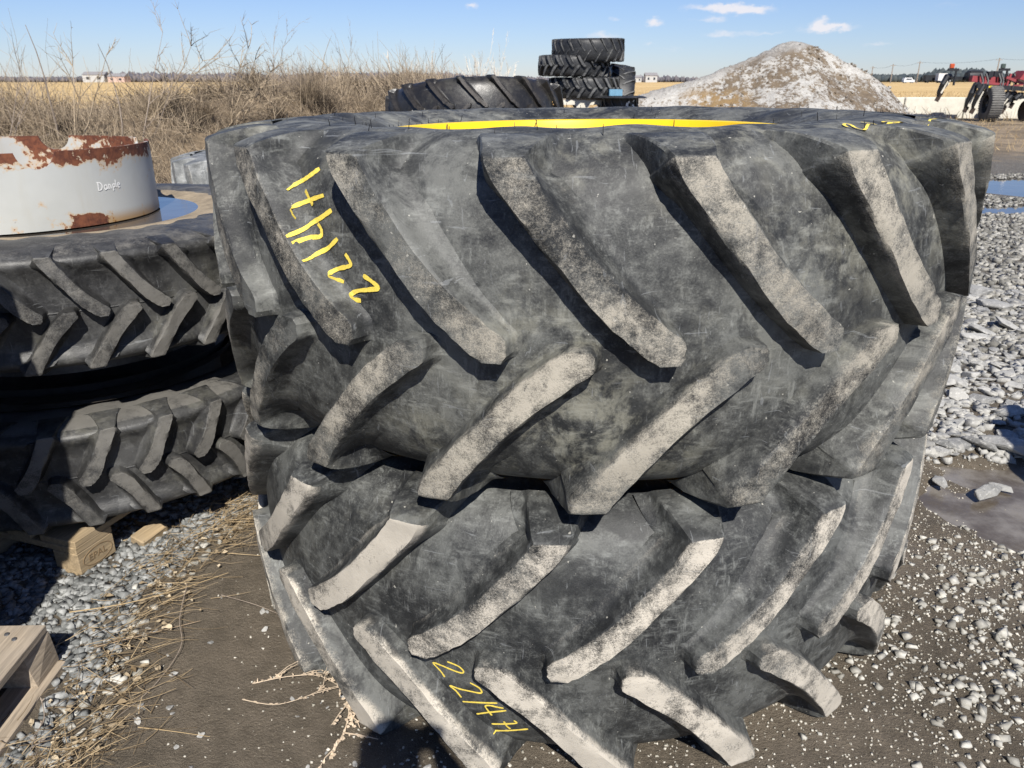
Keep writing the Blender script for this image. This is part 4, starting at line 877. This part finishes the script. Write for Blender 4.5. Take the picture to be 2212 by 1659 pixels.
shrub('bare_shrub', 'branching bare shrub leaning right, tallest on the weed bank', 'bare shrub', gxy(300, 8.0), camp(350, 62, 8.0), .007, 2, 6, .7, M_twigd, 3, 2)
shrub('bare_shrub', 'feathery grey sapling rising alone from the weed bank', 'sapling', gxy(600, 10.5), camp(588, 62, 10.5), .006, 2, 8, .45, M_twigd, 4, 2)
shrub('bare_shrub', 'small forked bare shrub just right of the feathery sapling', 'bare shrub', gxy(655, 11), camp(660, 112, 11), .005, 2, 5, .6, M_twigd, 5, 2)
shrub('bare_shrub', 'thin bare sapling left of the whitish stem on the horizon', 'bare shrub', gxy(752, 14), camp(745, 92, 14), .006, 2, 6, .4, M_twigd, 6, 2)
shrub('bare_shrub', 'forked bare sapling leaning right near the whitish stem', 'bare shrub', gxy(775, 14), camp(792, 120, 14), .006, 2, 5, .5, M_twigd, 7, 2)
shrub('bare_shrub', 'dark bare twigs at the left picture edge above the bank', 'bare shrub', gxy(-10, 7), camp(8, 85, 7), .005, 2, 6, .7, M_twigd, 8, 2)
shrub('bare_shrub', 'low arching bare shrub over the weed bank near the left edge', 'bare shrub', gxy(140, 7.2), camp(215, 115, 7.2), .008, 2, 6, .7, M_weed, 9, 3)
shrub('bare_shrub', 'wide tangled tan bush drooping right at the bank crest', 'bare shrub', gxy(480, 8.8), camp(560, 112, 8.8), .010, 2, 9, .8, M_weed, 10, 7, droop=.04)
shrub('bare_shrub', 'spreading tan bush beside the branching shrub on the bank', 'bare shrub', gxy(330, 8.4), camp(410, 95, 8.4), .008, 2, 7, .7, M_weed, 11, 4, droop=.02)
shrub('dry_stalk', 'whitish dead stem on the horizon left of the glossy tilted tyre', 'dry stalk', gxy(860, 22), camp(842, 128, 22), .03, 1, 4, .4, M_paletwig, 12)
for k, (xd, yt, lb) in enumerate([(1035, 112, 'broad pale tan bush on the horizon above the glossy tilted tyre'), (1080, 128, 'smaller pale bush right of the broad tan one'), (905, 130, 'slim pale sapling between whitish stem and tan bush'), (930, 142, 'low pale bush left of the broad tan one')]):
    shrub('bare_shrub', lb, 'bare shrub', gxy(xd, 40), camp(xd, yt, 40), .025, 2, 9, .25, M_paletwig, 20 + k, 9 if k < 2 else 3)
shrub('bare_shrub', 'thin leaning bare sapling behind the glossy tilted tyre', 'bare shrub', gxy(935, 30), camp(972, 130, 30), .02, 2, 4, .5, M_twigd, 31, 2)

# ------------------------------------------------------------------ snow and dirt pile
px = np.array([4.2, 4.93, 5.82, 7.05, 8.08, 9.11, 9.95, 10.45, 10.8, 11.33, 11.89, 12.65, 13.6, 14.6, 15.44, 15.98, 16.6, 17.2]); pz = np.array([.75, .98, 1.23, 1.53, 1.9, 2.23, 2.63, 2.84, 2.93, 2.84, 2.63, 2.31, 1.9, 1.32, .64, .21, -.1, -.3])
ax_ = np.linspace(-2, 17.4, 230); ay_ = np.linspace(26, 40, 130); AX, AY = np.meshgrid(ax_, ay_)
prof = np.interp(AX, np.r_[-2, 2, px], np.r_[-.3, .25, pz]); dy = np.abs(AY - 32.3 - .5 * fbm(AX, AY, .3, 2)); AZ = prof - .62 * np.sqrt(dy ** 2 + .02) + .08
AZ = AZ + .32 * fbm(AX, AY, .55, 4) * sstep(AZ, .0, 1.2) * sstep(dy, .2, 1.2) + .07 * fbm(AX, AY, 4, 4); AZ = np.maximum(AZ, -.3)
tag(obj('snow_pile', make_mesh('snow_pile', np.stack([AX, AY, AZ], -1).reshape(-1, 3), grid_faces(230, 130), M_pile, True)), 'tall heap of dirty snow, gravel and dirt across the yard', 'snow pile')
n = 700; X = rng.uniform(4, 16.5, n); Y = rng.uniform(28.5, 32.4, n); fi = lambda x, y: AZ[np.clip(((y - 26) / 14 * 129).astype(int), 0, 129), np.clip(((x + 2) / 19.4 * 229).astype(int), 0, 229)]
k = fi(X, Y) > .1; X, Y = X[k], Y[k]
pebbles('pile_clods', 'clods and lumps on the dirty snow heap', X, Y, rng.uniform(.02, .06, len(X)), M_pile, .8, 0, fi)

# ------------------------------------------------------------------ concrete wall
wl = thing('concrete_wall', 'low pale concrete block wall beyond the red implement', 'wall', (0, 0, 0))
wx = [14.1, 16.63, 19.2, 21.8, 24.4, 27.0]
for a, b in zip(wx[:-1], wx[1:]):
    zg = float(gh((a + b) / 2, 35.0)); MB().box(((a + b) / 2, 35.0, zg + .40), (b - a - .05, .6, .86), bev=.03).build('concrete_block', M_conc, wl)

# ------------------------------------------------------------------ red disc harrow
hr = thing('disc_harrow', 'faded red folding disc harrow with black toolbar and rusty discs', 'disc harrow', (19, 32.4, 0))
def H(x, y, z): return (x - 19, y - 32.4, z)
def part(mb, name, mat, sm=False): return mb.build(name, mat, hr, sm, 40 if sm else None)
part(MB().bar(H(18.05, 32.6, 1.57), H(19.4, 32.6, 1.50), .22, .22), 'frame_beam', M_red)
part(MB().bar(H(18.1, 32.3, 1.40), H(19.3, 32.3, 1.36), .10, .10), 'frame_beam', M_red)
part(MB().bar(H(19.2, 32.2, 1.62), H(20.2, 32.0, 1.25), .09, .09), 'frame_beam', M_red)
part(MB().bar(H(19.25, 32.2, 1.25), H(20.0, 32.0, 1.40), .07, .07), 'frame_beam', M_red)
part(MB().bar(H(19.35, 32.2, 1.75), H(19.25, 32.2, 1.2), .07, .07), 'frame_beam', M_red)
part(MB().add([H(19.55, 31.9, 1.55), H(21.4, 31.9, 1.15), H(21.4, 31.9, 1.55), H(19.72, 31.9, 1.86), H(19.55, 32.5, 1.55), H(21.4, 32.5, 1.15), H(21.4, 32.5, 1.55), H(19.72, 32.5, 1.86)], [(0, 1, 2, 3), (7, 6, 5, 4), (0, 4, 5, 1), (3, 2, 6, 7), (0, 3, 7, 4), (1, 5, 6, 2)]), 'wing_frame', M_red)
part(MB().box(H(20.15, 31.9, 1.32), (.30, .25, .22)), 'hinge_bracket', M_red)
part(MB().box(H(18.95, 32.3, 1.03), (.42, .3, .26)), 'hitch_box', M_red); part(MB().box(H(19.62, 32.3, 1.05), (.2, .3, .12)), 'hitch_box', M_red)
part(MB().bar(H(17.95, 31.9, 1.30), H(21.8, 31.9, 1.10), .12, .16), 'toolbar', M_blk); part(MB().bar(H(17.35, 33.2, 1.60), H(19.2, 33.2, 1.56), .10, .12), 'toolbar', M_blk)
part(MB().bar(H(19.2, 32.2, .92), H(21.8, 32.2, .85), .10, .12), 'toolbar', M_blk)
part(MB().box(H(18.55, 31.82, 1.275), (.36, .02, .07)), 'sticker', M_ystick)
for x, amber in ((17.42, True), (19.42, False)):
    part(MB().box(H(x, 32.6, 1.60), (.06, .06, .55)), 'lamp_post', M_blk); part(MB().bar(H(x - .34, 32.6, 1.89), H(x + .10, 32.6, 1.89), .07, .09) if False else MB().box(H(x - .12, 32.6, 1.90), (.42, .08, .09)), 'lamp_bracket', M_blk)
    part(MB().box(H(x - .20, 32.6, 2.03), (.17, .10, .17), bev=.02), 'warning_lamp', M_amber if amber else M_dklens)
part(MB().lathe([(0, .0), (.07, .0), (.075, .02), (.075, .34), (.05, .37), (0, .37)], 16, c=H(20.08, 32.4, 1.92)), 'white_tank', M_whitep, True); part(MB().tube([H(20.05, 32.4, 1.6), H(20.08, 32.4, 1.93)], .05, 8), 'tank_post', M_blk)
wq = Matrix.Rotation(R_(-10), 3, 'Z'); wc = Vector(H(18.66, 31.9, .65))
def spun(prof, n):
    m_ = MB().lathe(prof, n, 'X'); m_.V = [tuple(wq @ Vector(v) + wc) for v in m_.V]; return m_
part(spun([(.33, .20), (.36, .235), (.52, .25), (.61, .22), (.645, .14), (.65, .0), (.645, -.14), (.61, -.22), (.52, -.25), (.36, -.235), (.33, -.20)], 44), 'wheel', M_tyred, True)
part(spun([(0, -.12), (.10, -.16), (.14, -.08), (.33, -.05), (.33, .1), (0, .1)], 24), 'wheel_hub', M_blk, True)
for k in range(44):
    a_ = k * 2 * math.pi / 44; bx = MB().box((0, 0, 0), (.44, .045, .025), Matrix.Rotation(a_, 3, 'X')); bx.V = [tuple(wq @ (Vector(v) + Vector((0, -math.sin(a_) * .652, math.cos(a_) * .652))) + wc) for v in bx.V]; part(bx, 'tread_bar', M_tbar)
for x, z in ((18.02, 1.66), (19.92, 1.62)):
    part(MB().lathe([(.0, .31), (.16, .31), (.21, .26), (.22, .1), (.22, -.1), (.21, -.26), (.16, -.31), (.0, -.31)], 20, 'X', H(x + .35, 33.0, z)), 'carrying_tyre', M_blk, True)
    part(MB().box(H(x + .35, 32.85, z + .16), (.5, .06, .06)), 'tyre_bracket', M_blk)
for x in (18.3, 18.5, 19.0, 19.1, 19.35, 19.6): part(MB().tube([H(x, 32.4, 1.75), H(x + .08, 32.3, 1.5), H(x + .02, 32.2, 1.15), H(x + .1, 32.2, .9)], .045, 6), 'hydraulic_hose', M_blk)
part(MB().box(H(19.1, 32.7, 1.72), (.3, .2, .26)), 'valve_block', M_blk); part(MB().box(H(18.7, 32.5, 1.72), (.18, .2, .22)), 'valve_block', M_blk)
for i in range(6):
    x = 19.98 + i * .50; part(MB().lathe([(.0, .07), (.20, .05), (.36, -.01), (.40, -.045), (.37, -.03), (.2, .02), (0, .04)], 26, 'X', H(x, 31.8 + .05 * (i % 2), .40)), 'disc', M_disc, True)
    part(MB().tube([H(x, 32.0, 1.05), H(x + .06, 31.6, .95), H(x + .04, 31.75, .42)], .06, 6), 'disc_arm', M_blk)
    part(MB().box(H(x + .2, 31.95, .85), (.16, .1, .3), Matrix.Rotation(.3, 3, 'Y')), 'scraper_arm', M_blk)
for i, (x, y, zt, zb) in enumerate([(17.10, 32.9, 1.68, .78), (17.28, 33.1, 1.62, .95), (17.92, 32.2, 1.38, .40), (18.08, 32.0, 1.32, .35), (19.15, 32.1, 1.05, .28), (19.38, 32.2, 1.05, .35), (19.62, 32.1, 1.0, .55)]):
    part(MB().tube([H(x + .28, y, zt), H(x + .10, y - .1, zt - .02), H(x - .02, y - .12, (zt * 2 + zb) / 3), H(x - .06, y, zb + .28), H(x, y + .1, zb)], [.08, .11, .10, .07, .03], 8), 'spring_shank', M_blk)
    part(MB().box(H(x - .02, y + .05, zb + .05), (.15, .06, .22), Matrix.Rotation(.4, 3, 'Y')), 'sweep_point', M_disc)
    part(MB().bar(H(x + .16, y - .1, zt - .2), H(x + .02, y - .05, zb + .25), .07, .06), 'coil_rod', M_conc)
part(MB().bar(H(18.66, 31.9, .65), H(19.1, 32.3, 1.1), .16, .16), 'wheel_arm', M_blk); part(MB().bar(H(18.66, 32.25, .7), H(18.4, 32.4, 1.3), .12, .12), 'wheel_arm', M_blk)
part(MB().bar(H(19.5, 32.3, .5), H(19.35, 32.3, 1.0), .34, .12), 'gang_bracket', M_concd); part(MB().bar(H(19.2, 32.2, .75), H(19.9, 32.0, .95), .12, .2), 'gang_bracket', M_blk)
for x in (18.15, 18.35, 18.8, 19.3, 19.7, 20.1): part(MB().tube([H(x, 31.82, 1.10), H(x, 31.80, 1.40)], .02, 5), 'clamp_bolt', M_steel)

# ------------------------------------------------------------------ distance: trees, houses, vehicles, poles
def treeline(name, label, x0, x1, y0, y1, h0, h1, n, mat, prof=None):
    X = rng.uniform(x0, x1, n); Y = rng.uniform(y0, y1, n); h = rng.uniform(h0, h1, n) * (.75 + .5 * sstep(fbm(X, Y * 0, .02, 3), -.3, .3)); nv = len(IV)
    P = IV[None] * (1 + rng.uniform(-.3, .3, (n, nv, 1))) * np.stack([h * rng.uniform(.18, .5, n), h * .3, h * rng.uniform(.42, .55, n)], 1)[:, None]; P = P + np.stack([X, Y, h * .42 + .3], 1)[:, None]
    F = (IF[None] + (np.arange(n) * nv)[:, None, None]).reshape(-1, 3); return tag(obj(name, make_mesh(name, P.reshape(-1, 3), F, mat)), label, kind='stuff')
treeline('far_woods', 'hazy grey-brown wood along the left horizon', -620, 20, 520, 570, 3., 5.5, 5000, M_tree)
treeline('far_woods', 'low grey-brown wood along the middle horizon', 0, 330, 540, 580, 2.5, 5, 2000, M_tree)
treeline('far_dark_woods', 'dark wood along the right horizon', 225, 620, 520, 560, 6, 7.2, 3500, M_treed)
def house(name, label, p, w_, d_, h_, rh, wm, rotz=0, cat='house'):
    o = thing(name, label, cat, p, rotz); MB().box((0, 0, h_ / 2), (w_, d_, h_)).build('wall', wm, o)
    MB().add([(-w_ / 2 - .3, -d_ / 2 - .3, h_), (w_ / 2 + .3, -d_ / 2 - .3, h_), (w_ / 2 + .3, d_ / 2 + .3, h_), (-w_ / 2 - .3, d_ / 2 + .3, h_), (-w_ / 2 - .3, 0, h_ + rh), (w_ / 2 + .3, 0, h_ + rh)], [(0, 1, 5, 4), (2, 3, 4, 5), (0, 4, 3), (1, 2, 5), (3, 2, 1, 0)]).build('roof', M_roof, o)
    for i in range(2): MB().box((-w_ / 4 + i * w_ / 2, -d_ / 2 - .02, h_ * .55), (w_ * .16, .06, h_ * .35)).build('window', M_glass, o)
    return o
def far_at(xd, Yw): p = camp(xd, 175, Yw); return (p.x, Yw, .5)
house('farmhouse', 'white farmhouse on the horizon left of the snow heap', far_at(1405, 470), 6.5, 6, 3.6, 1.6, M_wall)
house('farmhouse', 'small white house just left of the larger white one on the horizon', far_at(1375, 480), 5, 5, 2.6, 1.2, M_wall)
house('farmhouse', 'long white-roofed barn on the left horizon', far_at(210, 500), 13, 8, 4.2, 1.8, M_wall, 0, 'barn')
house('farmhouse', 'pinkish brick house on the left horizon', far_at(258, 500), 10, 8, 3.2, 1.8, M_brick)
house('farmhouse', 'small white house on the horizon left of the whitish stem', far_at(715, 520), 8, 6, 3, 1.4, M_wall)
def vehicle(name, label, cat, p, L, h_, kind):
    o = thing(name, label, cat, p)
    if kind == 'van':
        MB().add([(-L / 2, -1, .35), (L / 2, -1, .35), (L / 2, -1, 1.1), (L * .33, -.95, 1.25), (L * .2, -.85, h_), (-L * .42, -.85, h_), (-L / 2, -.95, 1.2)] + [(-L / 2, 1, .35), (L / 2, 1, .35), (L / 2, 1, 1.1), (L * .33, .95, 1.25), (L * .2, .85, h_), (-L * .42, .85, h_), (-L / 2, .95, 1.2)], [tuple(range(7)), tuple(range(13, 6, -1))] + [(i, i + 7, (i + 1) % 7 + 7, (i + 1) % 7) for i in range(7)]).build('body', M_whitep, o)
        MB().box((-.05 * L, -.95, 1.45), (L * .5, .12, .4)).build('window', M_glass, o)
    else:
        MB().box((-.15 * L, 0, .9 + (h_ - .9) / 2), (L * .66, 2.4, h_ - .9)).build('box_body', M_blk if kind == 'dark' else M_whitep, o); MB().add([(L * .2, -1.1, .6), (L * .5, -1.1, .6), (L * .5, -1.1, 1.6), (L * .42, -1.1, 2.7), (L * .2, -1.1, 2.7), (L * .2, 1.1, .6), (L * .5, 1.1, .6), (L * .5, 1.1, 1.6), (L * .42, 1.1, 2.7), (L * .2, 1.1, 2.7)], [(0, 1, 2, 3, 4), (9, 8, 7, 6, 5)] + [(i, i + 5, (i + 1) % 5 + 5, (i + 1) % 5) for i in range(5)]).build('cab', M_whitep, o)
        MB().box((L * .38, -1.12, 2.05), (L * .12, .06, .6)).build('window', M_glass, o)
    for sx in (-.32, .32):
        for sy in (-1, 1): MB().lathe([(0, -.12), (.36, -.12), (.4, 0), (.36, .12), (0, .12)], 14, 'Y', (sx * L, sy * .85, .4)).build('wheel', M_blk, o)
    return o
def road_at(xd, Yw): p = camp(xd, 175, Yw); return (p.x, Yw, .58)
tag(obj('country_road', make_mesh('country_road', [(-900, 328, .62), (900, 328, .62), (900, 336, .62), (-900, 336, .62)], [(0, 1, 2, 3)], flat('far_asphalt', (.12, .12, .125), .9))), 'grey country road across the far fields', kind='structure')
vehicle('white_van', 'white van driving on the far road left of the poles', 'van', road_at(1962, 332), 4.4, 2.0, 'van')
vehicle('box_truck', 'dark box truck on the far road behind the harrow lamp', 'truck', road_at(2015, 334), 7.5, 3.0, 'dark')
vehicle('box_truck', 'white truck on the far road close to the harrow', 'truck', road_at(2036, 330), 5.2, 3.6, 'white')
for k, (xd, yt, Yw) in enumerate([(1988, 132, 310), (1930, 138, 330), (1886, 143, 350), (2160, 125, 270)]):
    tp = camp(xd, yt, Yw); o = thing('utility_pole', 'wooden utility pole ' + ['nearest to the harrow lamp', 'second left of the harrow lamp', 'farthest left of the harrow', 'behind the red harrow frame'][k] + ' on the horizon', 'utility pole', (tp.x, Yw, .3), 0, 'utility poles along the far road')
    MB().tube([(0, 0, 0), (0, 0, tp.z - .3)], [.22, .15], 8).build('pole', M_twigd, o); MB().box((0, 0, tp.z - .9), (2.2, .14, .14)).build('crossarm', M_twigd, o)
wp = [camp(x, y, Y) for x, y, Y in [(1886, 145, 350), (1930, 140, 330), (1988, 134, 310), (2160, 127, 270), (2330, 118, 240)]]
mb = MB()
for a, b in zip(wp[:-1], wp[1:]): mb.tube([a.lerp(b, t) - Vector((0, 0, 2.2 * 4 * t * (1 - t) * .35)) for t in np.linspace(0, 1, 8)], .035, 4)
tag(mb.build('power_line', M_blk), 'thin power line strung between the far utility poles', 'power line')

# ------------------------------------------------------------------ photographer (seen only as a shadow)
me = bpy.data.meshes.new('body')
J = [(0.0, -.26, .95, .15), (0, -.25, 1.15, .15), (0, -.24, 1.36, .165), (-.02, -.22, 1.50, .065), (-.03, -.19, 1.60, .085), (-.03, -.185, 1.685, .08),
     (-.19, -.23, 1.41, .07), (-.24, -.17, 1.22, .05), (-.09, -.075, 1.46, .032), (.19, -.23, 1.41, .07), (.25, -.17, 1.22, .05), (.08, -.075, 1.46, .032),
     (-.11, -.27, .85, .10), (-.13, -.25, .48, .07), (-.14, -.30, .09, .05), (-.14, -.16, .04, .045), (.11, -.27, .85, .10), (.13, -.25, .48, .07), (.14, -.30, .09, .05), (.14, -.16, .04, .045)]
E_ = [(0, 1), (1, 2), (2, 3), (3, 4), (4, 5), (2, 6), (6, 7), (7, 8), (2, 9), (9, 10), (10, 11), (0, 12), (12, 13), (13, 14), (14, 15), (0, 16), (16, 17), (17, 18), (18, 19)]
base = len(J)
for hx, ri in ((-.09, 8), (.08, 11)):
    sg = 1 if hx < 0 else -1
    for k in range(5):
        p = J[ri]; i0 = len(J); up = .022 * k - .03
        J += [(hx + sg * .018, -.058, 1.475 + up * .8, .010), (hx + sg * (.03 if k else .012), -.045, 1.485 + up, .009), (hx + sg * (.045 if k else .02), -.052, 1.49 + up * 1.05, .0075)]; E_ += [(ri, i0), (i0, i0 + 1), (i0 + 1, i0 + 2)]
me.from_pydata([j[:3] for j in J], E_, []); me.materials.append(M_cloth)
pr = obj('person', me); tag(pr, 'photographer in dark clothes holding up a phone, seen only by the shadow', 'person')
md = pr.modifiers.new('skin', 'SKIN'); md2 = pr.modifiers.new('sub', 'SUBSURF'); md2.levels = 1; md2.render_levels = 1
if not me.skin_vertices: 
    bpy.context.view_layer.objects.active = pr
    me.attributes.get('skin_vertices')
try:
    for v, j in zip(me.skin_vertices[0].data, J): v.radius = (j[3], j[3])
    me.skin_vertices[0].data[0].use_root = True
except Exception as ex: print('skin', ex)
ph = MB().box((0, -.042, 1.50), (.15, .009, .075), bev=.003).build('phone', M_blk); tag(ph, 'black phone held up by the photographer', 'phone')
